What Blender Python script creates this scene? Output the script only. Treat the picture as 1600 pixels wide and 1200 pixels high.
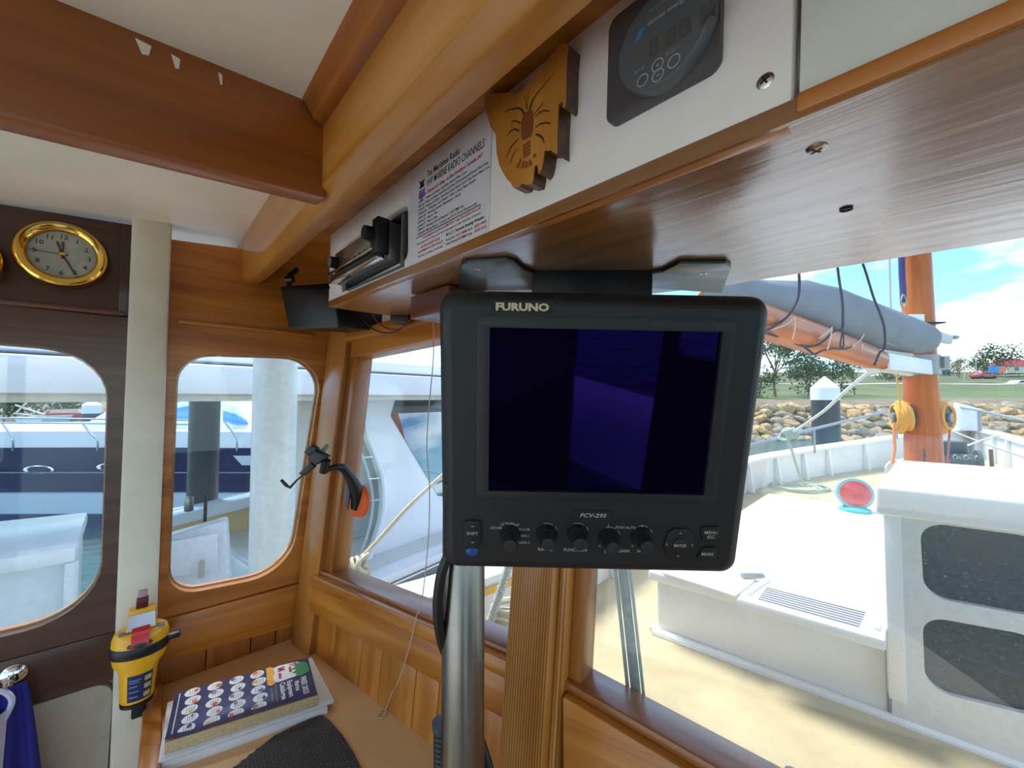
import bpy, bmesh, math, random
from mathutils import Vector as V, Matrix
from mathutils.geometry import tessellate_polygon

for _o in list(bpy.data.objects):
    bpy.data.objects.remove(_o)
SC = bpy.context.scene
COL = SC.collection
rnd = random.Random(7)

# ------------------------------------------------------------------ camera
CZ = 1.6                    # eye height over the wheelhouse sole
FPX = 610.0                 # focal length in pixels of the 1600 x 1200 frame
PITCH = math.radians(2.0)
cam_d = bpy.data.cameras.new('camera')
cam_d.sensor_width = 36.0
cam_d.lens = FPX / 1600 * 36.0
cam_d.clip_start = 0.02
cam_d.clip_end = 2000
cam = bpy.data.objects.new('camera', cam_d)
COL.objects.link(cam)
cam.location = (0, 0, CZ)
cam.rotation_euler = (math.pi / 2 + PITCH, 0, 0)
SC.camera = cam

# ------------------------------------------------------------------ sky, sun, exposure
SUN_AZ = V((-0.62, 0.78, 0)).normalized()      # towards the sun, seen from above
SUN_EL = math.radians(62)
w = bpy.data.worlds.new('sky')
SC.world = w
w.use_nodes = True
nt = w.node_tree
nt.nodes.clear()
sky = nt.nodes.new('ShaderNodeTexSky')
sky.sky_type = 'NISHITA'
sky.sun_disc = False
sky.sun_elevation = SUN_EL
sky.sun_rotation = math.atan2(SUN_AZ.x, SUN_AZ.y)
sky.air_density = 1.0
sky.dust_density = 0.6
sky.ozone_density = 1.6
tc = nt.nodes.new('ShaderNodeTexCoord')
mp = nt.nodes.new('ShaderNodeMapping')
mp.inputs['Scale'].default_value = (1.6, 1.6, 5.0)
mp.inputs['Location'].default_value = (5.3, 2.2, 0.4)
cl = nt.nodes.new('ShaderNodeTexNoise')
cl.inputs['Scale'].default_value = 1.9
cl.inputs['Detail'].default_value = 7
cl.inputs['Roughness'].default_value = 0.55
cr = nt.nodes.new('ShaderNodeValToRGB')
cr.color_ramp.elements[0].position = 0.49
cr.color_ramp.elements[0].color = (0, 0, 0, 1)
cr.color_ramp.elements[1].position = 0.70
cr.color_ramp.elements[1].color = (0.9, 0.9, 0.9, 1)
mixc = nt.nodes.new('ShaderNodeMixRGB')
mixc.inputs['Color2'].default_value = (10.0, 10.1, 10.4, 1)
bg = nt.nodes.new('ShaderNodeBackground')
bg.inputs['Strength'].default_value = 0.17
wo = nt.nodes.new('ShaderNodeOutputWorld')
nt.links.new(tc.outputs['Generated'], mp.inputs['Vector'])
nt.links.new(mp.outputs['Vector'], cl.inputs['Vector'])
nt.links.new(cl.outputs['Fac'], cr.inputs['Fac'])
nt.links.new(cr.outputs['Color'], mixc.inputs['Fac'])
tin = nt.nodes.new('ShaderNodeMixRGB')            # clear sky a little deeper, all round
tin.blend_type = 'MULTIPLY'
tin.inputs['Fac'].default_value = 1.0
tin.inputs['Color2'].default_value = (0.56, 0.82, 0.95, 1)
nt.links.new(sky.outputs['Color'], tin.inputs['Color1'])
nt.links.new(tin.outputs['Color'], mixc.inputs['Color1'])
nt.links.new(mixc.outputs['Color'], bg.inputs['Color'])
nt.links.new(bg.outputs['Background'], wo.inputs['Surface'])

sun_d = bpy.data.lights.new('sun', 'SUN')
sun_d.energy = 2.3
sun_d.angle = math.radians(18)
sun_d.color = (1.0, 0.95, 0.87)
sun = bpy.data.objects.new('sun', sun_d)
COL.objects.link(sun)
_sd = SUN_AZ * math.cos(SUN_EL) + V((0, 0, math.sin(SUN_EL)))
sun.rotation_euler = _sd.to_track_quat('Z', 'Y').to_euler()
sun.location = (6, -3, 9)

SC.view_settings.view_transform = 'Standard'
SC.view_settings.look = 'None'
SC.view_settings.exposure = 1.28
SC.view_settings.gamma = 1.0
SC.view_settings.use_curve_mapping = False

# ------------------------------------------------------------------ measuring helpers
CO = V((0, 0, CZ))
_c, _s = math.cos(PITCH), math.sin(PITCH)

def ray(x, y):
    a, b = (x - 800) / FPX, -(y - 600) / FPX
    return V((a, _c - _s * b, _s + _c * b))

def at(x, y, Y):
    """world point at depth Y (metres ahead of the eye) along a sight line"""
    r = ray(x, y)
    return CO + r * (Y / r.y)

def at_z(x, y, z):
    """world point on the level z"""
    r = ray(x, y)
    return CO + r * ((z - CZ) / r.z)

class Plane:
    def __init__(self, p, a, b):
        self.n = V(a).cross(V(b)).normalized()
        self.d = self.n.dot(V(p))
    def hit(self, x, y):
        r = ray(x, y)
        return CO + r * ((self.d - self.n.dot(CO)) / self.n.dot(r))

def frame(o, ex, ez):
    """right-handed local frame: x along ex, z along ez made square"""
    ex = V(ex).normalized()
    ez = V(ez)
    ez = (ez - ex * ez.dot(ex)).normalized()
    ey = ez.cross(ex)
    M = Matrix((ex, ey, ez)).transposed().to_4x4()
    M.translation = V(o)
    return M

def loc(M, p):
    return M.inverted() @ V(p)

def uv(M, x, y, z=0.0):
    """local (x, y) of the sight line where it meets the frame's plane at local z"""
    Mi = M.inverted()
    o = Mi @ CO
    d = Mi.to_3x3() @ ray(x, y)
    t = (z - o.z) / d.z
    p = o + d * t
    return V((p.x, p.y))

# ------------------------------------------------------------------ mesh builder
class MB:
    def __init__(self):
        self.v, self.f, self.ink = [], [], False
    def add(self, vs, fs, M=None):
        k = len(self.v)
        for p in vs:
            p = V(p)
            self.v.append(M @ p if M is not None else p)
        self.f += [tuple(i + k for i in f) for f in fs]
        return self
    def box(self, c, s, M=None):
        x, y, z = c
        a, b, d = s[0] / 2, s[1] / 2, s[2] / 2
        vs = [(x + i * a, y + j * b, z + k * d) for k in (-1, 1) for j in (-1, 1) for i in (-1, 1)]
        return self.add(vs, [(0, 2, 3, 1), (4, 5, 7, 6), (0, 1, 5, 4), (2, 6, 7, 3), (0, 4, 6, 2), (1, 3, 7, 5)], M)
    def hexa(self, lo, hi):
        """box from two loops of four corners"""
        return self.add(list(lo) + list(hi), [(3, 2, 1, 0), (4, 5, 6, 7), (0, 1, 5, 4), (1, 2, 6, 5), (2, 3, 7, 6), (3, 0, 4, 7)])
    def rings(self, rings, cap=True, closed=True):
        n = len(rings[0])
        vs = [p for r in rings for p in r]
        fs = []
        for i in range(len(rings) - 1):
            for j in range(n if closed else n - 1):
                k = (j + 1) % n
                fs.append((i * n + j, i * n + k, (i + 1) * n + k, (i + 1) * n + j))
        if cap:
            fs.append(tuple(range(n - 1, -1, -1)))
            fs.append(tuple((len(rings) - 1) * n + j for j in range(n)))
        return self.add(vs, fs)
    def tube(self, pts, r, n=8, cap=True):
        pts = [V(p) for p in pts]
        m = len(pts)
        rs = r if isinstance(r, (list, tuple)) else [r] * m
        t = [(pts[min(i + 1, m - 1)] - pts[max(i - 1, 0)]).normalized() for i in range(m)]
        up = V((0, 0, 1)) if abs(t[0].z) < 0.9 else V((1, 0, 0))
        a = t[0].cross(up).normalized()
        out = []
        for i in range(m):
            a = (a - t[i] * a.dot(t[i])).normalized()
            b = t[i].cross(a)
            out.append([pts[i] + (a * math.cos(q) + b * math.sin(q)) * rs[i] for q in [2 * math.pi * j / n for j in range(n)]])
        return self.rings(out, cap)
    def cyl(self, p0, p1, r0, r1=None, n=20):
        return self.tube([p0, p1], [r0, r0 if r1 is None else r1], n)
    def lathe(self, prof, n=28, M=None, cap=True):
        rs = [[V((r * math.cos(2 * math.pi * j / n), r * math.sin(2 * math.pi * j / n), z)) for j in range(n)] for r, z in prof]
        if M is not None:
            rs = [[M @ p for p in q] for q in rs]
        return self.rings(rs, cap)
    def prism(self, outer, z0, z1, holes=(), M=None):
        loops = [[V((p[0], p[1], 0)) for p in l] for l in [outer] + list(holes)]
        tris = tessellate_polygon(loops)
        flat = [p for l in loops for p in l]
        n = len(flat)
        vs = [(p.x, p.y, z0) for p in flat] + [(p.x, p.y, z1) for p in flat]
        fs = []
        for a, b, c in tris:
            A, B, C = flat[a], flat[b], flat[c]
            if (B - A).cross(C - A).z < 0:
                b, c = c, b
            fs.append((a + n, b + n, c + n))
            fs.append((c, b, a))
        k = 0
        for li, l in enumerate(loops):
            area = sum(l[i].x * l[(i + 1) % len(l)].y - l[(i + 1) % len(l)].x * l[i].y for i in range(len(l)))
            rev = (area < 0) != (li > 0)
            for i in range(len(l)):
                a, b = k + i, k + (i + 1) % len(l)
                fs.append((b, a, a + n, b + n) if rev else (a, b, b + n, a + n))
            k += len(l)
        return self.add(vs, fs, M)
    def ball(self, c, r, n=12, m=8, M=None):
        if not isinstance(r, (tuple, list, V)):
            r = (r, r, r)
        vs, fs = [], []
        for i in range(1, m):
            a = math.pi * i / m
            for j in range(n):
                b = 2 * math.pi * j / n
                vs.append((c[0] + r[0] * math.sin(a) * math.cos(b), c[1] + r[1] * math.sin(a) * math.sin(b), c[2] + r[2] * math.cos(a)))
        for i in range(m - 2):
            for j in range(n):
                k = (j + 1) % n
                fs.append((i * n + j, (i + 1) * n + j, (i + 1) * n + k, i * n + k))
        t, b = len(vs), len(vs) + 1
        vs += [(c[0], c[1], c[2] + r[2]), (c[0], c[1], c[2] - r[2])]
        for j in range(n):
            k = (j + 1) % n
            fs.append((t, j, k))
            fs.append((b, (m - 2) * n + k, (m - 2) * n + j))
        return self.add(vs, fs, M)
    def text(self, s, size, M, bold=0.0, shear=0.0, depth=0.0, ax='LEFT', sx=1.0):
        c = bpy.data.curves.new('t', 'FONT')
        c.body, c.size, c.offset, c.shear, c.align_x = s, 1.0, bold, shear, ax
        c.resolution_u = 2
        o = bpy.data.objects.new('t', c)
        COL.objects.link(o)
        bpy.context.view_layer.update()
        me = o.evaluated_get(bpy.context.evaluated_depsgraph_get()).to_mesh()
        vs = [(p.co.x * size * sx, p.co.y * size, 0) for p in me.vertices]
        fs = [tuple(q.vertices) for q in me.polygons]
        o.evaluated_get(bpy.context.evaluated_depsgraph_get()).to_mesh_clear()
        bpy.data.objects.remove(o)
        bpy.data.curves.remove(c)
        self.ink = True
        return self.add(vs, fs, M)
    def build(self, name, mat, parent=None, M=None, smooth=35, bev=0.0, seg=2, world=None):
        """world: mesh coordinates are world ones; put the origin at its middle base"""
        me = bpy.data.meshes.new(name)
        vs = self.v
        o = bpy.data.objects.new(name, me)
        if world and M is None:
            lo = V([min(p[i] for p in vs) for i in range(3)])
            hi = V([max(p[i] for p in vs) for i in range(3)])
            c = V(((lo.x + hi.x) / 2, (lo.y + hi.y) / 2, lo.z))
            vs = [p - c for p in vs]
            M = Matrix.Translation(c)
        me.from_pydata([tuple(p) for p in vs], [], self.f)
        if bev > 0:
            bm = bmesh.new()
            bm.from_mesh(me)
            bmesh.ops.remove_doubles(bm, verts=bm.verts, dist=1e-6)
            bmesh.ops.recalc_face_normals(bm, faces=bm.faces)
            es = [e for e in bm.edges if len(e.link_faces) == 2 and e.calc_face_angle(0) > 0.5]
            bmesh.ops.bevel(bm, geom=es, offset=bev, segments=seg, affect='EDGES', profile=0.5, clamp_overlap=True)
            bm.to_mesh(me)
            bm.free()
        if smooth:
            for p in me.polygons:
                p.use_smooth = True
            me.set_sharp_from_angle(angle=math.radians(smooth))
        me.materials.append(mat)
        COL.objects.link(o)
        if parent is not None:
            o.parent = parent
            if M is not None:
                o.matrix_local = (parent.matrix_basis.inverted() @ M) if world else M
        elif M is not None:
            o.matrix_basis = M
        if self.ink:
            o['kind'] = 'stuff'
        return o

def tag(o, label, cat, group=None, kind=None):
    if label:
        o['label'] = label
    if cat:
        o['category'] = cat
    if group:
        o['group'] = group
    if kind:
        o['kind'] = kind
    return o

def thing(name, label, cat, M=None, group=None):
    o = bpy.data.objects.new(name, None)
    o.empty_display_size = 0.02
    COL.objects.link(o)
    if M is not None:
        o.matrix_basis = M if isinstance(M, Matrix) else Matrix.Translation(V(M))
    return tag(o, label, cat, group)

def struct(o, label, cat=None):
    o['kind'] = 'structure'
    o['label'] = label
    if cat:
        o['category'] = cat
    return o

def copy_tree(o, parent=None):
    c = o.copy()
    COL.objects.link(c)
    c.parent = parent
    for ch in list(o.children):
        copy_tree(ch, c)
    return c

def rquad(c, r, n=7):
    """loop with rounded corners from corner points (any polygon); r is one radius or one each"""
    m = len(c)
    c = [V((p[0], p[1])) for p in c]
    rs = r if isinstance(r, (list, tuple)) else [r] * m
    out = []
    for i in range(m):
        p, a, b = c[i], c[i - 1], c[(i + 1) % m]
        d0, d1 = (a - p).normalized(), (b - p).normalized()
        ang = math.acos(max(-1, min(1, d0.dot(d1))))
        R = rs[i]
        if R <= 0:
            out.append(p)
            continue
        t = R / math.tan(ang / 2)
        cc = p + (d0 + d1).normalized() * (R / math.sin(ang / 2))
        s, e = p + d0 * t - cc, p + d1 * t - cc
        a0, a1 = math.atan2(s.y, s.x), math.atan2(e.y, e.x)
        while a1 - a0 > math.pi:
            a1 -= 2 * math.pi
        while a1 - a0 < -math.pi:
            a1 += 2 * math.pi
        for k in range(n + 1):
            q = a0 + (a1 - a0) * k / n
            out.append(cc + V((math.cos(q), math.sin(q))) * R)
    return out

def spline(pts, n=8):
    """smooth path through points"""
    pts = [V(p) for p in pts]
    out = []
    for i in range(len(pts) - 1):
        p0, p1, p2, p3 = pts[max(i - 1, 0)], pts[i], pts[i + 1], pts[min(i + 2, len(pts) - 1)]
        for k in range(n):
            t = k / n
            out.append(0.5 * ((2 * p1) + (p2 - p0) * t + (2 * p0 - 5 * p1 + 4 * p2 - p3) * t * t + (3 * p1 - p0 - 3 * p2 + p3) * t ** 3))
    out.append(pts[-1])
    return out

# ------------------------------------------------------------------ materials
MATS = {}

def _new(name):
    m = bpy.data.materials.new(name)
    m.use_nodes = True
    t = m.node_tree
    b = t.nodes['Principled BSDF']
    return m, t, b

def s2l(c):
    return tuple(((x / 255) / 12.92 if x / 255 <= 0.04045 else ((x / 255 + 0.055) / 1.055) ** 2.4) for x in c) + (1,)

def plain(name, rgb, rough=0.5, metal=0.0, spec=0.5, coat=0.0, var=0.06, scale=40, bump=0.0, emit=0.0, sub=None):
    """painted, plastic or metal surface: slight noise in colour, roughness and relief"""
    if name in MATS:
        return MATS[name]
    m, t, b = _new(name)
    c = s2l(rgb)
    tcn = t.nodes.new('ShaderNodeTexCoord')
    n = t.nodes.new('ShaderNodeTexNoise')
    n.inputs['Scale'].default_value = scale
    n.inputs['Detail'].default_value = 5
    t.links.new(tcn.outputs['Object'], n.inputs['Vector'])
    r = t.nodes.new('ShaderNodeValToRGB')
    r.color_ramp.elements[0].position, r.color_ramp.elements[1].position = 0.3, 0.7
    r.color_ramp.elements[0].color = tuple(max(0, x * (1 - var)) for x in c[:3]) + (1,)
    r.color_ramp.elements[1].color = tuple(min(1, x * (1 + var)) for x in c[:3]) + (1,)
    t.links.new(n.outputs['Fac'], r.inputs['Fac'])
    t.links.new(r.outputs['Color'], b.inputs['Base Color'])
    b.inputs['Roughness'].default_value = rough
    b.inputs['Metallic'].default_value = metal
    b.inputs['Specular IOR Level'].default_value = spec
    b.inputs['Coat Weight'].default_value = coat
    b.inputs['Coat Roughness'].default_value = 0.08
    if bump:
        bp = t.nodes.new('ShaderNodeBump')
        bp.inputs['Strength'].default_value = bump
        bp.inputs['Distance'].default_value = 0.002
        t.links.new(n.outputs['Fac'], bp.inputs['Height'])
        t.links.new(bp.outputs['Normal'], b.inputs['Normal'])
    MATS[name] = m
    return m

def wood(name, dark, mid, light, axis='x', across=26, along=1.4, rough=0.35, coat=0.35, coat_rough=0.2, stripes=0.0, stripe_scale=90, bump=0.15, spec=0.5):
    """varnished timber; axis: the grain's direction in object space"""
    key = name + '_' + axis
    if key in MATS:
        return MATS[key]
    m, t, b = _new(key)
    tcn = t.nodes.new('ShaderNodeTexCoord')
    oi = t.nodes.new('ShaderNodeObjectInfo')
    vm = t.nodes.new('ShaderNodeVectorMath')
    vm.operation = 'ADD'
    ml = t.nodes.new('ShaderNodeMath')
    ml.operation = 'MULTIPLY'
    ml.inputs[1].default_value = 7.0
    t.links.new(oi.outputs['Random'], ml.inputs[0])
    t.links.new(tcn.outputs['Object'], vm.inputs[0])
    t.links.new(ml.outputs[0], vm.inputs[1])
    mpn = t.nodes.new('ShaderNodeMapping')
    sc = [across] * 3
    sc['xyz'.index(axis)] = along
    mpn.inputs['Scale'].default_value = sc
    t.links.new(vm.outputs[0], mpn.inputs['Vector'])
    n1 = t.nodes.new('ShaderNodeTexNoise')
    n1.inputs['Scale'].default_value = 1.0
    n1.inputs['Detail'].default_value = 8
    n1.inputs['Roughness'].default_value = 0.62
    n1.inputs['Distortion'].default_value = 0.6
    t.links.new(mpn.outputs['Vector'], n1.inputs['Vector'])
    r = t.nodes.new('ShaderNodeValToRGB')
    e = r.color_ramp.elements
    e[0].position, e[0].color = 0.28, s2l(dark)
    e[1].position, e[1].color = 0.74, s2l(light)
    k = e.new(0.5)
    k.color = s2l(mid)
    t.links.new(n1.outputs['Fac'], r.inputs['Fac'])
    col = r.outputs['Color']
    if stripes:
        wv = t.nodes.new('ShaderNodeTexWave')
        wv.wave_type = 'BANDS'
        wv.bands_direction = {'x': 'Y', 'y': 'X', 'z': 'X'}[axis]
        wv.inputs['Scale'].default_value = stripe_scale
        wv.inputs['Distortion'].default_value = 0.35
        wv.inputs['Detail'].default_value = 1.5
        mp2 = t.nodes.new('ShaderNodeMapping')
        s2 = [1.0] * 3
        s2['xyz'.index(axis)] = 0.03
        mp2.inputs['Scale'].default_value = s2
        t.links.new(vm.outputs[0], mp2.inputs['Vector'])
        t.links.new(mp2.outputs['Vector'], wv.inputs['Vector'])
        mx = t.nodes.new('ShaderNodeMixRGB')
        mx.blend_type = 'MULTIPLY'
        mx.inputs['Fac'].default_value = stripes
        cr2 = t.nodes.new('ShaderNodeValToRGB')
        cr2.color_ramp.elements[0].position, cr2.color_ramp.elements[0].color = 0.15, (0.45, 0.3, 0.16, 1)
        cr2.color_ramp.elements[1].position, cr2.color_ramp.elements[1].color = 0.6, (1, 1, 1, 1)
        t.links.new(wv.outputs['Fac'], cr2.inputs['Fac'])
        t.links.new(col, mx.inputs['Color1'])
        t.links.new(cr2.outputs['Color'], mx.inputs['Color2'])
        col = mx.outputs['Color']
    n2 = t.nodes.new('ShaderNodeTexNoise')
    n2.inputs['Scale'].default_value = 5.0
    n2.inputs['Detail'].default_value = 3
    t.links.new(vm.outputs[0], n2.inputs['Vector'])
    hs = t.nodes.new('ShaderNodeHueSaturation')
    mr = t.nodes.new('ShaderNodeMapRange')
    mr.inputs['To Min'].default_value, mr.inputs['To Max'].default_value = 0.78, 1.2
    t.links.new(n2.outputs['Fac'], mr.inputs['Value'])
    t.links.new(mr.outputs['Result'], hs.inputs['Value'])
    t.links.new(col, hs.inputs['Color'])
    t.links.new(hs.outputs['Color'], b.inputs['Base Color'])
    b.inputs['Roughness'].default_value = rough
    b.inputs['Specular IOR Level'].default_value = spec
    b.inputs['Coat Weight'].default_value = coat
    b.inputs['Coat Roughness'].default_value = coat_rough
    bp = t.nodes.new('ShaderNodeBump')
    bp.inputs['Strength'].default_value = bump
    bp.inputs['Distance'].default_value = 0.0015
    t.links.new(n1.outputs['Fac'], bp.inputs['Height'])
    t.links.new(bp.outputs['Normal'], b.inputs['Normal'])
    t.links.new(bp.outputs['Normal'], b.inputs['Coat Normal'])
    MATS[key] = m
    return m

def glass(name, tint=(0.97, 0.99, 0.985), dirt=0.03, scale=500):
    """thin window pane: clear, a faint mirror at its own angle, specks of dried salt"""
    if name in MATS:
        return MATS[name]
    m, t, b = _new(name)
    t.nodes.remove(b)
    out = t.nodes['Material Output']
    tr = t.nodes.new('ShaderNodeBsdfTransparent')
    tr.inputs['Color'].default_value = tint + (1,)
    gl = t.nodes.new('ShaderNodeBsdfGlossy')
    gl.inputs['Roughness'].default_value = 0.0
    lw = t.nodes.new('ShaderNodeLayerWeight')
    lw.inputs['Blend'].default_value = 0.5
    pw = t.nodes.new('ShaderNodeMath')
    pw.operation = 'POWER'
    pw.inputs[1].default_value = 5.0
    fr = t.nodes.new('ShaderNodeMapRange')
    fr.inputs['To Min'].default_value, fr.inputs['To Max'].default_value = 0.03, 0.9
    t.links.new(lw.outputs['Facing'], pw.inputs[0])
    t.links.new(pw.outputs[0], fr.inputs['Value'])
    m1 = t.nodes.new('ShaderNodeMixShader')
    t.links.new(fr.outputs[0], m1.inputs[0])
    t.links.new(tr.outputs[0], m1.inputs[1])
    t.links.new(gl.outputs[0], m1.inputs[2])
    df = t.nodes.new('ShaderNodeBsdfTranslucent')
    df.inputs['Color'].default_value = (0.85, 0.9, 0.92, 1)
    tcn = t.nodes.new('ShaderNodeTexCoord')
    n = t.nodes.new('ShaderNodeTexNoise')
    n.inputs['Scale'].default_value = scale
    n.inputs['Detail'].default_value = 2
    t.links.new(tcn.outputs['Object'], n.inputs['Vector'])
    mr = t.nodes.new('ShaderNodeMapRange')
    mr.inputs['From Min'].default_value, mr.inputs['From Max'].default_value = 0.66, 0.76
    mr.inputs['To Min'].default_value, mr.inputs['To Max'].default_value = dirt, dirt + 0.25
    t.links.new(n.outputs['Fac'], mr.inputs['Value'])
    m2 = t.nodes.new('ShaderNodeMixShader')
    t.links.new(mr.outputs['Result'], m2.inputs[0])
    t.links.new(m1.outputs[0], m2.inputs[1])
    t.links.new(df.outputs[0], m2.inputs[2])
    t.links.new(m2.outputs[0], out.inputs['Surface'])
    MATS[name] = m
    return m
# ------------------------------------------------------------------ directions of the wheelhouse (level eye frame)
FWD = ray(1493, 644).normalized()          # fore-and-aft lines of the side wall
ATH = -ray(246, 587).normalized()          # athwartships lines of the overhead console, towards starboard
SILL = -ray(-38, 685).normalized()         # along the front windows, towards starboard
ROOF = ray(1440, 545).normalized()         # the deckhead rises a little going forward
UP = V((0, 0, 1))

M_amber = lambda ax: wood('amber_varnish', (142, 78, 20), (186, 112, 36), (212, 142, 60), ax)
M_pine = lambda ax: wood('striped_pine', (172, 108, 44), (200, 134, 62), (218, 158, 88), ax, stripes=0.85, stripe_scale=70, across=18)
M_teak = lambda ax: wood('red_teak', (120, 64, 20), (158, 92, 34), (184, 118, 52), ax)
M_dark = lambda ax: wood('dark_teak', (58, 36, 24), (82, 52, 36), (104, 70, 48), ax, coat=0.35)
M_beam = lambda ax: wood('beam_timber', (156, 92, 30), (196, 130, 52), (218, 156, 80), ax, across=16, along=0.9)
M_white = plain('cream_paint', (234, 228, 214), 0.45, var=0.05, scale=9, bump=0.1)
M_ceil = plain('deckhead_paint', (240, 232, 218), 0.4, var=0.05, scale=7, bump=0.25)
M_post = plain('post_paint', (226, 220, 202), 0.4, var=0.06, scale=14, bump=0.1)
G_pane = glass('window_glass', dirt=0.012)
G_side = glass('side_window_glass', dirt=0.012)

# ------------------------------------------------------------------ side wall (port)
p_side = CO + ray(225, 720) * 0.85
PL_side = Plane(p_side, FWD, UP)
SWF = frame(p_side, FWD, FWD.cross(UP))
su = lambda x, y, z=0: uv(SWF, x, y, z)

wall_l = thing('wall_left', None, None, SWF)
struct(wall_l, 'varnished timber port wall of the wheelhouse with rounded windows', 'wall')

def panel(px, name, mat, parent, M, z0, z1, holes=(), bev=0.0, outer=None):
    o = outer or [uv(M, *p) for p in px]
    return MB().prism(o, z0, z1, holes).build(name, mat, parent, bev=bev)

# forward bay: amber panels
hole_r = rquad([su(277, 551), su(507, 559), su(454, 895), su(261, 934)], [0.07, 0.085, 0.1, 0.06])
panel([(252, 505), (256, 372), (392, 390), (566, 422), (530, 529)], 'wall_panel', M_amber('x'), wall_l, SWF, -0.03, -0.003)
panel([(246, 969), (254, 503), (530, 528), (482, 905)], 'window_surround', M_amber('x'), wall_l, SWF, -0.035, 0.0, [hole_r])
panel([(277, 500), (277, 506), (486, 527), (486, 521)], 'moulding', M_amber('x'), wall_l, SWF, 0.0, 0.012, bev=0.003)
panel([(244, 1036), (246, 970), (484, 907), (466, 974)], 'rail', M_amber('x'), wall_l, SWF, -0.03, 0.006, bev=0.002)
xs = [240, 323, 393, 432, 480]
for i in range(4):
    a, b = xs[i], xs[i + 1]
    f0 = lambda x: 1036 - (x - 244) * 0.285
    u0, u1 = su(a, f0(a)).x, su(b, f0(b)).x
    MB().prism([(u0 + .001, -0.50), (u1 - .001, -0.50), (u1 - .001, su(b, f0(b)).y + 0.004), (u0 + .001, su(a, f0(a)).y + 0.004)], -0.03, -0.006).build('plank', M_teak('y'), wall_l, bev=0.0012)
MB().prism([(su(200, 1090).x, -1.0), (0.55, -1.0), (0.55, su(466, 974).y - .0), (su(200, 1090).x, su(246, 1000).y)], -.05, -.031).build('backing', M_dark('x'), wall_l)  # unseen board added to stop light leaking between the planks
# rim of the opening, paler edge timber
def rim(hole, inner, z0, z1, name, mat, parent):
    return MB().prism(hole, z0, z1, [inner]).build(name, mat, parent)
def shrink(loop, d):
    n = len(loop)
    c = sum(loop, V((0, 0))) / n
    out = []
    for i in range(n):
        t = (loop[(i + 1) % n] - loop[i - 1]).normalized()
        nn = V((-t.y, t.x))
        if nn.dot(c - loop[i]) < 0:
            nn = -nn
        out.append(loop[i] + nn * d)
    return out
M_rimw = wood('pale_edge', (150, 96, 48), (186, 132, 74), (206, 160, 104), 'x')
rim(shrink(hole_r, -0.004), shrink(hole_r, 0.004), -0.035, -0.022, 'window_edge', M_rimw, wall_l)

# after bay: dark door with its window and the clock panel
hr = [su(171, 549), su(157, 958)]
hole_l = rquad([V((hr[0].x - 0.46, hr[0].y + 0.008)), hr[0], hr[1], V((hr[1].x - 0.45, hr[1].y - 0.005))], [0.09, 0.105, 0.10, 0.09])
dl = -0.75
cl_y = lambda x: 320 + 0.17 * x
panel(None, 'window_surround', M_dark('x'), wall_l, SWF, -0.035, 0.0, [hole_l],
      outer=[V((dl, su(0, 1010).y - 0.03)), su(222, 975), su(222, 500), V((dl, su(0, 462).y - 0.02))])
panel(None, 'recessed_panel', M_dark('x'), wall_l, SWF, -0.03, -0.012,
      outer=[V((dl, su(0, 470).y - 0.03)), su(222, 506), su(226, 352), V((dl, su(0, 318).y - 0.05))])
panel([(184, 492), (188, 350), (206, 354), (203, 494)], 'stile', M_dark('y'), wall_l, SWF, -0.03, 0.0, bev=0.002)
panel(None, 'moulding', wood('moulding_teak', (84, 44, 22), (112, 62, 32), (132, 78, 44), 'x'), wall_l, SWF, -0.012, 0.006, bev=0.002,
      outer=[V((dl, su(0, 475).y - 0.02)), su(194, 494), su(194, 488), V((dl, su(0, 462).y - 0.02))])
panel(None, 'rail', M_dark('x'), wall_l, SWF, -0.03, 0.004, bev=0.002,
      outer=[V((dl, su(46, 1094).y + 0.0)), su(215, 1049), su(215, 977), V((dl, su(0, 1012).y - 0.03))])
rim(shrink(hole_l, -0.004), shrink(hole_l, 0.004), -0.035, -0.022, 'window_edge', M_rimw, wall_l)
door_in = [V((dl, -0.9)), V((su(184, 1100).x, -0.9)), su(186, 1056), V((dl, su(46, 1096).y))]
MB().prism(door_in, -0.03, -0.02).build('kick_panel', plain('dull_cream', (178, 166, 146), 0.5), wall_l)
lk = rquad([V((dl, -0.9)), V((su(176, 1100).x, -0.9)), su(177, 1063), V((dl, su(60, 1096).y - .004))], [0.0, 0.0, 0.03, 0.03])
MB().prism(lk, -0.02, 0.0).build('locker_door', plain('dull_cream', (178, 166, 146), 0.5), wall_l, bev=0.004)
MB().box((su(183, 1150).x, su(183, 1150).y, -0.008), (0.006, 0.02, 0.02)).build('hinge', plain('dull_steel', (120, 116, 108), 0.45, 0.8), wall_l)
MB().box((su(181, 1084).x, su(181, 1084).y, -0.008), (0.006, 0.02, 0.02)).build('hinge', plain('dull_steel', (120, 116, 108), 0.45, 0.8), wall_l)
# below the desk, forward bay
MB().prism([(su(240, 1100).x, -1.0), (0.52, -1.0), (0.48, -0.50), (su(240, 1100).x, -0.50)], -0.03, -0.008).build('kick_panel', M_teak('x'), wall_l)

def pane(hole, M, z, name, mat, label):
    o = MB().prism(shrink(hole, -0.012), z - 0.003, z + 0.003).build(name, mat, None, M)
    return struct(o, label, 'window')
pane(hole_r, SWF, -0.018, 'window_1', G_side, 'rounded port window pane between white post and corner post')
pane(hole_l, SWF, -0.018, 'window_2', G_side, 'rounded window pane of the dark after door')

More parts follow.
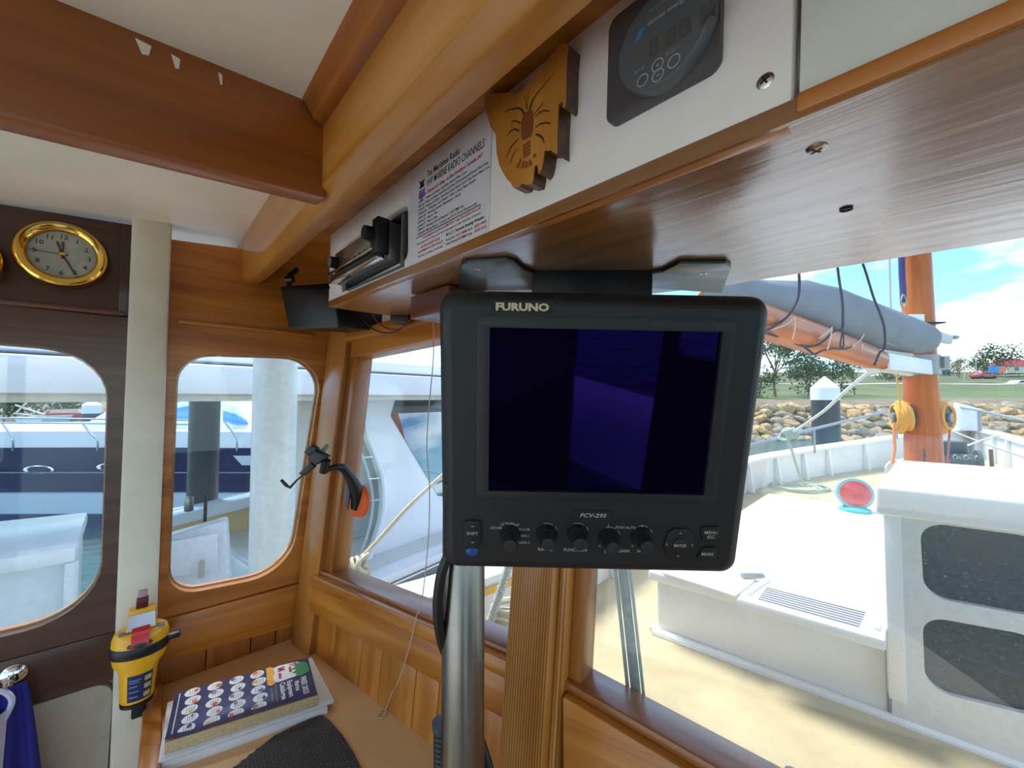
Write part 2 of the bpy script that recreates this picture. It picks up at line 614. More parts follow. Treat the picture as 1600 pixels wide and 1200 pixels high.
# white post on the side wall
pl0, pl1, pr0, pr1 = su(205, 352, .03), su(180, 1190, .03), su(268, 360, .03), su(246, 1145, .03)
po = MB()
po.prism([V((pl1.x, -1.0)), V((pr1.x, -1.0)), V((pr0.x, pr0.y + 0.03)), V((pl0.x, pl0.y + 0.03))], -0.02, 0.03)
post = po.build('trim_1', M_post, None, SWF, bev=0.006)
struct(post, 'white painted upright post between the two port windows', 'post')

# ------------------------------------------------------------------ front wall (raked windows)
cA, cB = PL_side.hit(530, 500), PL_side.hit(470, 990)
RAKE = (cA - cB).normalized()
PL_front = Plane(cA, SILL, RAKE)
_fn = SILL.cross(RAKE)
FWF = frame(PL_front.hit(526, 893), SILL, _fn)
fu = lambda x, y, z=0: uv(FWF, x, y, z)
_rk = (FWF.to_3x3().inverted() @ RAKE)
KX = _rk.x / _rk.y                       # posts lean this much along the wall per metre up
def sk(u, v):
    """wall point: u measured at sill height, v up along the posts"""
    return V((u + v * KX, v))
def usill(x, y, z=0):
    p = fu(x, y, z)
    return p.x - p.y * KX
UR = 1.75                                # the windows run on to starboard, out of view
wall_f = thing('wall_front', None, None, FWF)
struct(wall_f, 'raked front wall of varnished timber holding two big windscreens', 'wall')

def fboard(name, u0, u1, v0, v1, z0, z1, mat, bev=0.003, parent=wall_f):
    mr_ = Matrix.Rotation(-math.atan(KX), 4, 'Z')          # board's own axis follows the leaning posts
    P_ = [mr_.inverted() @ V((p.x, p.y, 0)) for p in (sk(u0, v0), sk(u1, v0), sk(u1, v1), sk(u0, v1))]
    return MB().prism([(p.x, p.y) for p in P_], z0, z1).build(name, mat, parent, mr_, bev=bev)

vT = fu(570, 557).y                      # head of the glass
vS = fu(496, 912).y                      # inner edge of the sill
vB0, vB1 = fu(500, 962).y, fu(515, 1023).y
vDesk = vB1 - 0.06
uc0, uc1 = usill(528, 560), usill(552, 560)
up0, up1, up2 = usill(805, 1042, .02), usill(874, 1000, .02), usill(912, 1061)
fboard('corner_post', uc0 - 0.012, uc1, vDesk, 0.95, -0.04, 0.028, M_pine('y'), 0.004)
fboard('corner_jamb', uc1, 0.0, vS, vT + 0.02, -0.035, 0.012, M_teak('y'), 0.003)
fboard('centre_post', up0, up1, vDesk, 0.95, -0.04, 0.05, M_pine('y'), 0.004)
fboard('post_cheek', up1, up1 + (up2 - up1) * 0.42, vDesk, 0.95, -0.04, 0.036, M_pine('y'), 0.006)
fboard('centre_jamb', up1 + (up2 - up1) * 0.42, up2, vS, 0.9, -0.035, 0.012, M_teak('y'), 0.003)
uL1 = usill(812, 1006)                   # glass right end, behind the post
fboard('head_rail', 0.0 - 0.03, up0, vT, vT + 0.045, -0.035, 0.016, M_amber('x'), 0.003)
fboard('head_trim', 0.0 - 0.045, up0, vT + 0.04, vT + 0.068, -0.035, 0.03, M_amber('x'), 0.006)
fboard('wall_panel', uc1 - 0.03, up0, vT + 0.066, 0.9, -0.035, 0.0, M_white, 0)
fboard('head_rail', up2 - 0.02, UR, vT + 0.03, vT + 0.075, -0.035, 0.0, M_amber('x'), 0.003)
fboard('wall_panel', up2 - 0.02, UR, vT + 0.075, 0.9, -0.035, -0.004, M_white, 0)
l0_, l1_ = fu(526, 893), fu(807, 1006)
def vl(x):
    return l0_.y + (x - l0_.x) * (l1_.y - l0_.y) / (l1_.x - l0_.x)
def lboard(name, x0, x1, d0, d1, z0, z1, mat, bev=.003):
    return MB().prism([(x0, vl(x0) + d0), (x1, vl(x1) + d0), (x1, vl(x1) + d1), (x0, vl(x0) + d1)], z0, z1).build(name, mat, wall_f, bev=bev)
dL = fu(650, 976, .036).y - vl(fu(650, 976, .036).x)
dB = fu(600, 1020, .03).y - vl(fu(600, 1020, .03).x)
upx = sk(up0, -.05).x + .012
lboard('sill', uc1 - .018, upx, dL + .004, 0.0, -.04, .022, M_teak('x'), .005)
lboard('sill_lip', uc1 - .024, upx, dL - .022, dL + .006, -.03, .036, M_amber('x'), .006)
lboard('apron', uc1 - .026, upx, dB, dL - .02, -.03, .03, M_amber('x'), .003)
r0_, r1_ = fu(913, 1061), fu(1165, 1200)
def vr(x):
    return r0_.y + (x - r0_.x) * (r1_.y - r0_.y) / (r1_.x - r0_.x)
def rboard(name, x0, x1, d0, d1, z0, z1, mat, bev=.003):
    return MB().prism([(x0, vr(x0) + d0), (x1, vr(x1) + d0), (x1, vr(x1) + d1), (x0, vr(x0) + d1)], z0, z1).build(name, mat, wall_f, bev=bev)
dS = (fu(887, 1083, .022).y - vr(fu(887, 1083, .022).x))
rboard('sill', up1, UR, dS, -.002, -.04, .022, M_teak('x'), .005)
rboard('apron', up1 + (up2 - up1) * .42, UR, -.45, dS, -.03, .034, M_amber('x'))
pu = [uc1 - 0.03, 0.045, 0.155, 0.225, 0.335, 0.40, 0.445, up0 + 0.004]
for a, b in zip(pu, pu[1:]):
    fboard('plank', a + .0008, b - .0008, vDesk - 0.15, vl(a) + dB + .004, -0.03, 0.012, M_amber('y'), 0.0012)
rboard('backing', up1, UR, -.5, dS, -.05, -.031, M_dark('x'), 0)  # light stop carried on to starboard behind the apron
fboard('backing', uc1 - 0.06, up1, vDesk - .3, vS, -.05, -.031, M_dark('x'), 0)  # added behind the front planks to close light leaks
def fpane(u0, u1, v0, v1, name, label):
    o = MB().prism([sk(u0, v0), sk(u1, v0), sk(u1, v1), sk(u0, v1)], -0.012, -0.007).build(name, G_pane, None, FWF)
    return struct(o, label, 'window')
fpane(-0.01, up0 + 0.02, -0.06, vT + 0.015, 'window_3', 'port windscreen pane between corner post and centre post')
fpane(up2 - 0.012, UR, -0.08, vT + 0.06, 'window_4', 'large starboard windscreen pane behind the black instrument')

# ------------------------------------------------------------------ deckhead and beams
c_pt = PL_side.hit(235, 350)
PL_ceil = Plane(c_pt, ROOF, ATH)
CNF = frame(c_pt, ATH, PL_ceil.n if PL_ceil.n.z < 0 else -PL_ceil.n)    # local z points down into the room
# local x: to starboard, local y: -forward or forward
_fy = (CNF.to_3x3().inverted() @ ROOF).y
sg = 1 if _fy > 0 else -1
ceil = MB().prism([(-0.42, sg * -1.2), (2.3, sg * -1.2), (2.3, sg * 1.25), (-0.42, sg * 1.25)], -0.04, 0.0)  # unseen eaves added to block the sun; after end cut short for light
ceil = ceil.build('ceiling', M_ceil, None, CNF)
struct(ceil, 'white painted deckhead of the wheelhouse', 'ceiling')

# big athwartships beam; section in the vertical plane square to ATH
ath_h = V((ATH.x, ATH.y, 0)).normalized()
fore_h = V((-ath_h.y, ath_h.x, 0))            # square to it, forward
PERP = 0.150
def perp_pt(pt):
    return V((pt.x, pt.y, 0)).dot(fore_h)
PL_bf = Plane(fore_h * (PERP + 0.038), ath_h, UP)        # forward lower arris of the beam
bA, bB = PL_bf.hit(400, 450), PL_bf.hit(900, 26)
BD = (bB - bA).normalized()
bA = bA - BD * 0.03
zb = bA.z
BMF = frame(bA - fore_h * 0.038, BD, -fore_h)   # x starboard, y up, z aft
bl = 1.9
def zceil(p):
    return (PL_ceil.d - PL_ceil.n.x * p.x - PL_ceil.n.y * p.y) / PL_ceil.n.z
h0 = zceil(BMF @ V((0, 0, 0))) - (BMF @ V((0, 0, 0))).z
h1 = zceil(BMF @ V((bl, 0, 0))) - (BMF @ V((bl, 0, 0))).z
beam = MB()
def bsec(x, h):
    return [V((x, 0.0, -0.038)), V((x, 0.0, -0.014)), V((x, 0.014, 0.0)), V((x, h + .01, 0.0)), V((x, h + .01, -0.038))]
beam.rings([bsec(-0.08, h0), bsec(bl, h1)])
beam = beam.build('roof_beam', M_beam('x'), None, BMF, bev=0.002)
tag(beam, 'long varnished roof beam running above the white instrument console', 'beam', kind='structure')
trim = MB()
x_fa = loc(BMF, Plane(BMF.translation, ATH, UP).hit(500, 250)).x
def tsec(x, h):
    return [V((x, h - .026, 0.0)), V((x, h - .022, 0.012)), V((x, h + .004, 0.03)), V((x, h + .004, 0.0))]
trim.rings([tsec(x_fa + 0.012, h0 + (h1 - h0) * x_fa / bl), tsec(bl, h1)])
tr_o = trim.build('trim_2', M_teak('x'), None, BMF)
struct(tr_o, 'narrow varnished cover strip where the white deckhead meets the beam', 'trim')

# fore-and-aft beam butting on it
PL_ba = Plane(BMF.translation, ATH, UP)
p_br = PL_ba.hit(503, 309)
PL_fb = Plane(p_br, ROOF, ATH)
p_bl = PL_fb.hit(432, 304)
rfl = V((ROOF.x, ROOF.y, 0)).normalized()
side = V((rfl.y, -rfl.x, 0))
wd = max(0.03, min(0.07, (p_br - p_bl).dot(side)))
fa = MB()
def fsec(t):
    q = p_br - ROOF * t
    r_, l_ = q, q - side * wd
    return [r_, V((r_.x, r_.y, zceil(r_) + .01)), V((l_.x, l_.y, zceil(l_) + .01)), l_]
fa.rings([fsec(-0.005), fsec(1.6)])
FAF = frame(p_br, ROOF, side)
fo = MB().add([FAF.inverted() @ p for p in fa.v], fa.f).build('roof_beam', wood('dark_beam', (132, 68, 18), (162, 90, 28), (182, 112, 44), 'x', across=16, along=0.9), None, FAF, bev=0.005)
tag(fo, 'darker fore-and-aft roof beam crossing the white deckhead above the clock', 'beam', kind='structure')
# paint chips hanging at the top of that beam
ch = MB()
for cx_, cy_, sz in ((224, 84, .005), (275, 106, .003), (345, 132, .0015)):
    q = loc(FAF, Plane(p_br, ROOF, UP).hit(cx_, cy_))
    ch.prism([(q.x - sz, q.y + .012), (q.x + sz * 1.3, q.y + .010), (q.x + sz * .8, q.y), (q.x - .2 * sz, q.y - .001)], .0, .0012)
ch.build('paint_chip', M_ceil, fo)
# varnished ply deckhead strip forward of the beam
fwdp = MB()
q0, q1 = BMF @ V((-0.05, h0 - .06, -0.05)), BMF @ V((bl, h1 - .06, -0.05))
fwdp.add([q0, q1, q1 + fore_h * .75, q0 + fore_h * .75], [(0, 1, 2, 3)])
fwdp.add([q0 + UP * .01, q1 + UP * .01, q1 + fore_h * .75 + UP * .01, q0 + fore_h * .75 + UP * .01], [(3, 2, 1, 0)])
struct(fwdp.build('trim_3', M_amber('x'), None, world=True), 'varnished ply deckhead forward of the beam', 'trim')

# ------------------------------------------------------------------ sole, starboard side and after end (behind the camera), opened up and placed for the light
sole = MB().prism([(-1.7, -1.6), (1.6, -1.6), (1.6, 1.3), (-1.7, 1.3)], -0.05, 0.0).build('floor', plain('sole_paint', (206, 196, 176), 0.5, scale=8), None)
struct(sole, 'pale painted wheelhouse sole', 'floor')
fwh = V((FWD.x, FWD.y, 0)).normalized()
sth = V((fwh.y, -fwh.x, 0))
STF = frame(fwh * 0.6 + sth * 1.15, -fwh, -sth)      # x aft, y up
st = MB().prism([(0, 0), (0.755, 0), (0.755, 1.98), (1.22, 1.98), (1.22, 0), (1.9, 0), (1.9, 2.15), (0, 2.15)], -0.04, 0.0,
                [rquad([(0.06, 1.22), (0.69, 1.22), (0.69, 2.0), (0.06, 2.0)], 0.05), rquad([(1.28, 1.22), (1.86, 1.22), (1.86, 2.0), (1.28, 2.0)], 0.05)])  # unseen; dark base and doorway shaped for the patch mirrored in the display
struct(st.build('wall_right', M_dark('x'), None, STF), 'dark varnished starboard wall with window bays and a doorway placed for the screen reflection', 'wall')
sdk = MB().prism([(-.6, 0), (2.6, 0), (2.6, 1.2), (-.6, 1.2)], -0.04, 0.0)
struct(sdk.build('side_deck', M_white, None, frame(STF.translation + sth * .06 + UP * .42, -fwh, UP)), 'unseen pale deck added outside the doorway to brighten the screen reflection', 'deck')  # added as the bright patch mirrored in the display
AFF = frame(fwh * -1.3 + sth * 1.15, -sth, fwh)
af = MB().prism([(0, 0), (2.3, 0), (2.3, 0.55), (0, 0.55)], -0.04, 0.0)
struct(af.build('wall_back', M_white, None, AFF), 'low white coaming at the open after end of the wheelhouse', 'wall')
ad = fwh * -1.3 + sth * 1.15
adk = MB().prism([(0, 0), (2.9, 0), (2.9, 3.5), (0, 3.5)], -0.04, 0.0)
struct(adk.build('bounce_deck', M_white, None, frame(ad + sth * .3 + UP * .45, -sth, UP)), 'unseen white deck added aft to bounce sunlight onto the deckhead', 'deck')  # reflector added aft, throws sunlight up to the deckhead
# ------------------------------------------------------------------ small-part materials
K_black = plain('black_plastic', (20, 20, 22), 0.42, var=0.1)
K_soft = plain('soft_black', (14, 14, 15), 0.6, var=0.1)
K_case = plain('charcoal_case', (21, 22, 25), 0.5, var=0.06, scale=300, bump=0.04)
K_print = plain('pale_print', (165, 165, 160), 0.6, var=0.0)
K_chrome = plain('chrome', (225, 225, 228), 0.12, 1.0, var=0.02)
K_steel = plain('brushed_steel', (142, 138, 132), 0.3, 1.0, var=0.05)
K_brass = plain('polished_brass', (232, 188, 92), 0.13, 1.0, var=0.03)
K_screw = plain('screw_steel', (205, 200, 192), 0.3, 1.0)
K_ink = plain('black_ink', (40, 38, 44), 0.7, var=0.0)
K_red = plain('red_ink', (190, 52, 56), 0.7, var=0.0)

def T(x, y, z=0.0, rot=0.0):
    return Matrix.Translation((x, y, z)) @ Matrix.Rotation(rot, 4, 'Z')

def screw(parent, x, y, z, r, M=None, name='screw'):
    """countersunk cross-head screw, head facing local +z"""
    mb = MB().lathe([(r, 0), (r, r * .1), (r * .75, r * .28), (0.0001, r * .32)], 16, T(x, y, z))
    o = mb.build(name, K_screw, parent, M)
    c = MB()
    for a in (0.5, 0.5 + math.pi / 2):
        c.box((0, 0, r * .3), (r * 1.1, r * .22, r * .12), T(x, y, z, a))
    c.build('cross_slot', K_soft, o if parent is not None else o)
    return o

# ------------------------------------------------------------------ overhead console
_r = ray(940, 412)
p_un = CO + _r * (0.155 / _r.z)
PL_un = Plane(p_un, ATH, FWD)
c0 = PL_un.hit(513, 480)
CFF = frame(c0, ATH, -fore_h)
cu = lambda x, y, z=0: uv(CFF, x, y, z)
seam = cu(1240, 150).x
XE = 1.75
vtop = 0.185
console = thing('overhead_console', 'white faced overhead instrument console with varnished underside and a radio cut-out', 'console', CFF)
hole_rad = rquad([cu(533, 457), cu(637, 404), cu(637, 318), cu(533, 386)], [0.012, 0.012, 0.012, 0.012])
M_lam = plain('white_laminate', (238, 230, 224), 0.3, var=0.04, scale=22, bump=0.06)
MB().prism([(0.0, 0.010), (seam - .001, 0.010), (seam - .001, vtop), (0.0, vtop)], -0.012, 0.0, [hole_rad]).build('face_panel', M_lam, console, bev=0.0015)
# (the panel's lower timber edging and the second face panel, a touch lower and set back)
M_edge = wood('edge_strip', (130, 70, 26), (176, 104, 44), (200, 132, 66), 'x')
MB().prism([(0.002, 0.0), (seam - .001, 0.0), (seam - .001, 0.012), (0.002, 0.012)], -0.014, -0.001).build('edge_strip', M_edge, console, bev=0.002)
MB().prism([(seam + .0015, 0.012), (XE, 0.012), (XE, vtop), (seam + .0015, vtop)], -0.016, -0.003).build('hinged_panel', plain('grey_green_white', (218, 218, 208), 0.4, var=0.05, scale=15, bump=0.1), console, bev=0.0015)
MB().prism([(seam + .0015, 0.002), (XE, 0.002), (XE, 0.013), (seam + .0015, 0.013)], -0.012, 0.003).build('edge_strip', M_edge, console, bev=0.002)
# underside board, cut along the windows at its forward edge
UNF = frame(c0, ATH, -UP + ATH * ATH.z)
un_w = [c0 + ATH * 0.0, c0 + ATH * XE]
def un_pt(x, y):
    return PL_un.hit(x, y)
q_l = PL_un.hit(636, 499.6)
# forward edge follows the window heads
fe0, fe1 = PL_un.hit(1130, 455), PL_un.hit(1600, 385)
fdir = (fe1 - fe0).normalized()
w_l = FWF @ V((0.06, vT + 0.055, 0.03))
poly = [c0 + ATH * 0.001, c0 + ATH * XE, fe0 + fdir * 0.95, fe0]
fe_l = fe0 - fdir * 0.0
lx = [UNF.inverted() @ p for p in poly]
hl = UNF.inverted() @ q_l
sil = UNF.to_3x3().inverted() @ V((SILL.x, SILL.y, 0))
a_l = V((lx[3].x, lx[3].y))
left_far = a_l - V((sil.x, sil.y)) * ((a_l.x - hl.x) / sil.x)
outl = [(p.x, p.y) for p in lx[:3]] + [(a_l.x, a_l.y), (left_far.x, left_far.y)]
M_under = wood('gloss_ply', (112, 66, 22), (140, 88, 34), (162, 108, 50), 'x', across=60, along=4.0, rough=0.3, coat=1.0, coat_rough=0.14, bump=0.28)
und = MB().prism(outl, -0.012, 0.0).build('underside', M_under, console, CFF.inverted() @ UNF)
for x, y in ((1276, 234),):
    q = loc(UNF, PL_un.hit(x, y))
    screw(und, q.x, q.y, 0.0, 0.0055)
q = loc(UNF, PL_un.hit(1322, 333))
MB().lathe([(0.004, 0.0), (0.0045, 0.0012), (0.0035, 0.0014), (0.0032, 0.0005)], 16, T(q.x, q.y, 0)).build('hole_rim', K_soft, und)
q = cu(1196, 127)
screw(console, q.x, q.y, 0.0, 0.0045)
for x, y in ((648, 267), (643, 401)):
    q = cu(x, y)
    screw(console, q.x, q.y, 0.0, 0.0022)
for x, y in ((521, 356), (514.5, 450)):
    q = cu(x, y)
    MB().lathe([(.0024, 0), (.002, .0008), (.0001, .001)], 10, T(q.x + .003, q.y, 0)).build('nail', K_soft, console)
# dark backing inside the cut-out
MB().box((0.2, 0.07, -0.16), (0.38, 0.11, 0.01)).build('back_board', M_teak('x'), console)

# car radio in the cut-out
zr = 0.018
ra, rb = cu(524, 430, zr), cu(603, 372, zr)
rl, rr = ra.x, rb.x
rt = 0.5 * (cu(603, 345, zr).y + cu(540, 385, zr).y)
rbm = 0.5 * (cu(603, 401, zr).y + cu(522, 448, zr).y)
rh = rt - rbm
radio = thing('car_radio', 'chrome trimmed black car radio set in the white console', 'radio', CFF @ T(0, 0, 0))
MB().box(((rl + rr) / 2, (rt + rbm) / 2, -0.055), (rr - rl, rh, 0.14)).build('chassis', plain('grey_zinc', (108, 108, 104), 0.35, 0.7), radio, bev=0.002)
MB().box(((rl + rr) / 2, (rt + rbm) / 2, zr - .002), (rr - rl - .002, rh - .002, 0.008)).build('fascia', plain('radio_fascia', (104, 100, 94), 0.3, 0.5), radio, bev=0.0015)
W_ = rr - rl
dial = MB().box((rl + W_ * .52, rbm + rh * .66, zr + .003), (W_ * .55, rh * .5, 0.004)).build('dial_window', plain('dial_glass', (120, 106, 92), 0.15, coat=0.8), radio, bev=0.001)
dm = MB()
for i in range(5):
    dm.box((rl + W_ * (.3 + .1 * i), rbm + rh * .46, zr + .0056), (.002, .004, .0005))
dm.build('scale_marks', K_soft, dial)
MB().box(((rl + rr) / 2 - .004, rbm + rh * .30, zr + .006), (W_ * .99, rh * .085, 0.012)).build('chrome_strip', K_chrome, radio, bev=0.001)
MB().box(((rl + rr) / 2, rbm + rh * .13, zr + .005), (W_ * .99, rh * .2, 0.010)).build('cassette_slot', K_black, radio, bev=0.001)
MB().box(((rl + rr) / 2, rbm + rh * .015, zr + .006), (W_ * .99, rh * .05, 0.013)).build('chrome_strip', K_chrome, radio, bev=0.001)
MB().box((rr - .009, (rt + rbm) / 2 + .004, zr + .004), (.02, rh * .92, 0.018)).build('end_cap', K_black, radio, bev=0.002)
kn = MB().lathe([(.010, 0), (.0105, .002), (.0095, .014), (.0095, .015)], 20, T(rl + .016, rbm + rh * .62, zr)).build('tuning_knob', K_soft, radio)
MB().lathe([(.0085, 0), (.0085, .0012), (.006, .0018), (.0001, .0018)], 20, T(rl + .016, rbm + rh * .62, zr + .015)).build('knob_cap', plain('knob_grey', (126, 124, 116), 0.35, 0.5), kn)
kn = MB().lathe([(.010, 0), (.0105, .002), (.0095, .012), (.0001, .012)], 20, T(rr - .02, rbm + rh * .66, zr + .012)).build('volume_knob', K_soft, radio)
# punched mounting sleeve round the chassis
slv = MB()
hx0, hx1 = cu(533, 420).x, cu(637, 360).x
hy0, hy1 = cu(637, 402).y, cu(637, 320).y
o_, i_ = [(rl + .02, rbm - .012), (rr + .022, rbm - .012), (rr + .022, rt + .006), (rl + .02, rt + .006)], [(rl + .021, rbm - .0105), (rr + .0205, rbm - .0105), (rr + .0205, rt + .0045), (rl + .021, rt + .0045)]
slv = MB().prism(o_, -0.09, 0.006, [i_]).build('mounting_sleeve', plain('sleeve_metal', (120, 122, 118), 0.3, 0.8), radio)
tb = MB()
tb.ink = True
for i in range(6):
    tb.box((rl + .05 + i * .025, rbm - .0125, -0.012), (.008, .001, .012), None)
for i in range(3):
    tb.box((rr + .0226, rbm + .012 + i * .016, -0.014), (.001, .007, .014))
tb.build('tabs', K_soft, slv)

# laminated channel card
sh0, sh1 = cu(642, 300).x, cu(768, 250).x
sv0, sv1 = cu(700, 380).y * 0 + 0.0125, 0.142
card = thing('channel_card', 'laminated printed marine radio channel card on the white console', 'sign', CFF)
MB().prism(rquad([(sh0, sv0), (sh1, sv0), (sh1, sv1), (sh0, sv1)], 0.003), 0.0, 0.0012).build('sheet', plain('laminated_paper', (222, 220, 226), 0.25, var=0.01, coat=0.4), card)
tz = 0.0016
def ctext(mb, s, p0, width, size=None, bold=0.0, shear=0.0):
    """text starting at sight line p0, fitted to a width in metres"""
    q = p0 if isinstance(p0, V) else cu(*p0)
    t_ = MB().text(s, 1.0, Matrix.Identity(4), bold, shear)
    wv = max(p.x for p in t_.v)
    sz = size or width / wv
    k = width / (wv * sz)
    for p in t_.v:
        p.x *= sz * k
        p.y *= sz
    mb.ink = True
    mb.add(t_.v, t_.f, T(q.x, q.y, tz))
cw, chh = sh1 - sh0, sv1 - sv0
bk, rd = MB(), MB()
def at_c(a, b):
    return V((sh0 + cw * a, sv0 + chh * b))
ctext(bk, 'Tas Maritime Radio', at_c(.26, .80), cw * .42, chh * .085, .012)
ctext(bk, 'VHF MARINE RADIO CHANNELS', at_c(.26, .705), cw * .68, chh * .10, .004)
ctext(rd, 'CHAN 16   Distress and Calling - via Base throughout Tasmania 24/7', at_c(.14, .635), cw * .78, chh * .047, .012)
rows = ['CHAN 67   Weather and Skeds - South East & South West Coast', 'CHAN 68   Weather and Skeds - South East, Storm Bay, D\'Entrecasteaux & Central West Coast',
        'CHAN 80   Weather and Skeds - North East Coast, North Coast & the North West Coast', 'CHAN 81   Weather and Skeds - East Coast, Bass Strait', 'CHAN 82   Working channel (Repeater) - South', 'CHAN 72   Ship to Ship', 'CHAN 77   Ship to Ship',
        'CHAN 73   Working channel (Simplex) - DAYTIME only', 'CHAN 88   Marine Rescue - Contact via CH 16 (Coast Rescue only)']
lens = [.62, .84, .86, .72, .56, .28, .28, .6, .74]
for i, (s, l) in enumerate(zip(rows, lens)):
    ctext(bk, s, at_c(.14, .585 - i * .0405), cw * l, chh * .036, .006)
ctext(rd, 'In an emergency use the word MAYDAY - say ON CHAN 16 or HF', at_c(.22, .205), cw * .7, chh * .036, .012)
ctext(bk, 'If no reply move the aerial and call again on the distress channel', at_c(.14, .165), cw * .78, chh * .03)
bk.box((sh0 + cw * .52, sv0 + chh * .243, tz), (cw * .8, chh * .006, .0004))
ctext(rd, 'ALWAYS KEEP YOUR', at_c(.2, .115), cw * .26, chh * .034, .012)
ctext(rd, 'EQUIPMENT IN DRY PLACE', at_c(.16, .075), cw * .34, chh * .034, .012)
ctext(bk, 'VHF TAS  CHANNEL 77 ON AIR', at_c(.16, .03), cw * .34, chh * .03, .006)
ctext(bk, 'M.A.S.T. Tasmania Boating Weather', at_c(.54, .115), cw * .42, chh * .038, .012)
ctext(bk, 'South East            East Coast', at_c(.54, .07), cw * .30, chh * .032, .004)
ctext(rd, '6233 9955', at_c(.66, .07), cw * .12, chh * .032, .012)
ctext(rd, '6233 9955', at_c(.86, .07), cw * .12, chh * .032, .012)
ctext(bk, 'North West          West Coast', at_c(.54, .03), cw * .30, chh * .032, .004)
ctext(rd, '6376 0555', at_c(.66, .03), cw * .12, chh * .032, .012)
ctext(rd, '6458 2122', at_c(.86, .03), cw * .12, chh * .032, .012)
bk.build('printed_text', K_ink, card, smooth=0)
rd.build('red_text', K_red, card, smooth=0)
lg = MB()
lx_, ly_ = at_c(.19, .70)
for i in range(5):
    wv_ = cw * .065 * (1 - .14 * max(0, i - 1) ** 1.3)
    lg.box((lx_, ly_ - i * chh * .022, tz), (wv_, chh * .013, .0003))
lg.box((lx_ - cw * .036, ly_ - chh * .025, tz), (cw * .006, chh * .09, .0003))
lg.box((lx_ + cw * .036, ly_ - chh * .025, tz), (cw * .006, chh * .09, .0003))
lg.build('shield_emblem', plain('emblem_blue', (58, 72, 170), 0.6), card, smooth=0)
lg = MB().prism([(lx_ - .006, ly_ + .004), (lx_ + .006, ly_ + .004), (lx_ + .004, ly_ + .009), (lx_ + .007, ly_ + .014), (lx_ - .001, ly_ + .012), (lx_ - .007, ly_ + .015), (lx_ - .004, ly_ + .008)], tz, tz + .0003)
lg.build('emblem_crest', K_ink, card, smooth=0)

# island shaped wooden plaque with a burnt-in crayfish
zt = [(90, 455), (150, 440), (200, 441), (250, 436), (310, 440), (350, 420), (372, 385), (400, 350), (440, 365), (458, 398), (445, 360), (430, 325), (460, 290), (520, 225), (540, 180), (590, 140), (612, 105), (640, 75), (680, 85), (672, 170), (668, 250), (665, 330), (665, 400), (660, 520), (648, 545), (640, 490), (612, 520), (605, 640), (600, 760), (600, 880), (570, 866), (558, 850), (540, 856), (510, 855), (500, 930), (488, 985), (465, 1020), (460, 950), (440, 965), (430, 1040), (420, 1090), (380, 1100), (340, 1092), (330, 1112), (285, 1122), (262, 1080), (240, 1062), (210, 1010), (185, 960), (165, 870), (163, 820), (160, 740), (120, 680), (100, 610), (85, 560), (80, 490)]
zpx = lambda p: (740 + p[0] / 4.615, 50 + p[1] / 4.615)
PT = 0.016
ol = [cu(*zpx(p), PT) for p in zt]
plq = thing('wooden_plaque', 'island shaped wooden plaque with a burnt crayfish drawing', 'plaque', CFF)
MB().prism(ol, 0.0, PT - .001).build('sawn_edge', wood('sawn_bark', (52, 30, 18), (92, 56, 32), (128, 82, 48), 'z', across=200, along=60, coat=0.1, bump=0.6), plq, smooth=0)
fc = MB().prism(ol, PT - .001, PT).build('face', wood('plaque_pine', (168, 106, 40), (196, 128, 52), (214, 150, 72), 'y', across=14, along=1.2, coat=0.3), plq, smooth=0)
cr_ = MB()
def stroke(pts, wds, mb=cr_, h=PT + .0003):
    P = [cu(*zpx(p), PT) for p in pts]
    L, R_ = [], []
    for i, p in enumerate(P):
        d = (P[min(i + 1, len(P) - 1)] - P[max(i - 1, 0)]).normalized()
        n_ = V((-d.y, d.x))
        wd_ = wds[i] if isinstance(wds, (list, tuple)) else wds
        L.append(p + n_ * wd_)
        R_.append(p - n_ * wd_)
    k = len(P)
    mb.add([(p.x, p.y, h) for p in L + R_], [(i, i + k, i + k + 1, i + 1) for i in range(k - 1)])
stroke([(220, 580), (265, 560), (320, 550), (350, 560), (365, 590)], [.0004, .0007, .0009, .0009, .0012])
stroke([(275, 675), (278, 645), (310, 642), (340, 660)], [.0004, .0007, .0007, .0007])
stroke([(240, 755), (262, 722), (295, 700), (332, 715)], [.0004, .0007, .0009, .0007])
stroke([(235, 905), (265, 840), (300, 795), (328, 770)], [.0005, .0008, .0008, .0004])
stroke([(262, 955), (285, 890), (312, 840)], [.0004, .0006, .0003])
stroke([(435, 600), (470, 555), (500, 512), (500, 535)], [.0005, .0007, .0006, .0003])
stroke([(445, 615), (480, 580), (510, 568), (550, 572)], [.0005, .0008, .0007, .0004])
stroke([(448, 690), (480, 665), (520, 655), (556, 660)], [.0005, .0008, .0007, .0006])
stroke([(448, 738), (480, 748), (500, 770), (512, 800)], [.0009, .0009, .0008, .0004])
stroke([(385, 560), (375, 500), (365, 450)], [.0004, .0003, .0002])
stroke([(388, 560), (390, 490), (398, 430)], [.0004, .0003, .0002])
stroke([(405, 560), (430, 490), (470, 430), (585, 295)], [.0014, .001, .0006, .0003])
cr_.build('crayfish_outline', plain('burnt_line', (70, 42, 22), 0.7), fc, smooth=0)
cb = MB()
stroke([(385, 575), (386, 620), (388, 680), (388, 740), (385, 770)], [.005, .0075, .0078, .007, .005], cb)
for a, b, wv_ in ((798, 818, .0048), (826, 846, .0050), (852, 872, .0047), (878, 895, .0042)):
    stroke([(384, a), (384, b)], wv_, cb)
for a, b in (((345, 915), (315, 985)), ((365, 930), (350, 985)), ((385, 935), (380, 980)), ((405, 925), (415, 965)), ((440, 880), (445, 905))):
    stroke([a, b], [.0012, .0022], cb)
cb.build('crayfish_body', plain('burnt_brown', (126, 70, 30), 0.6), fc, smooth=0)

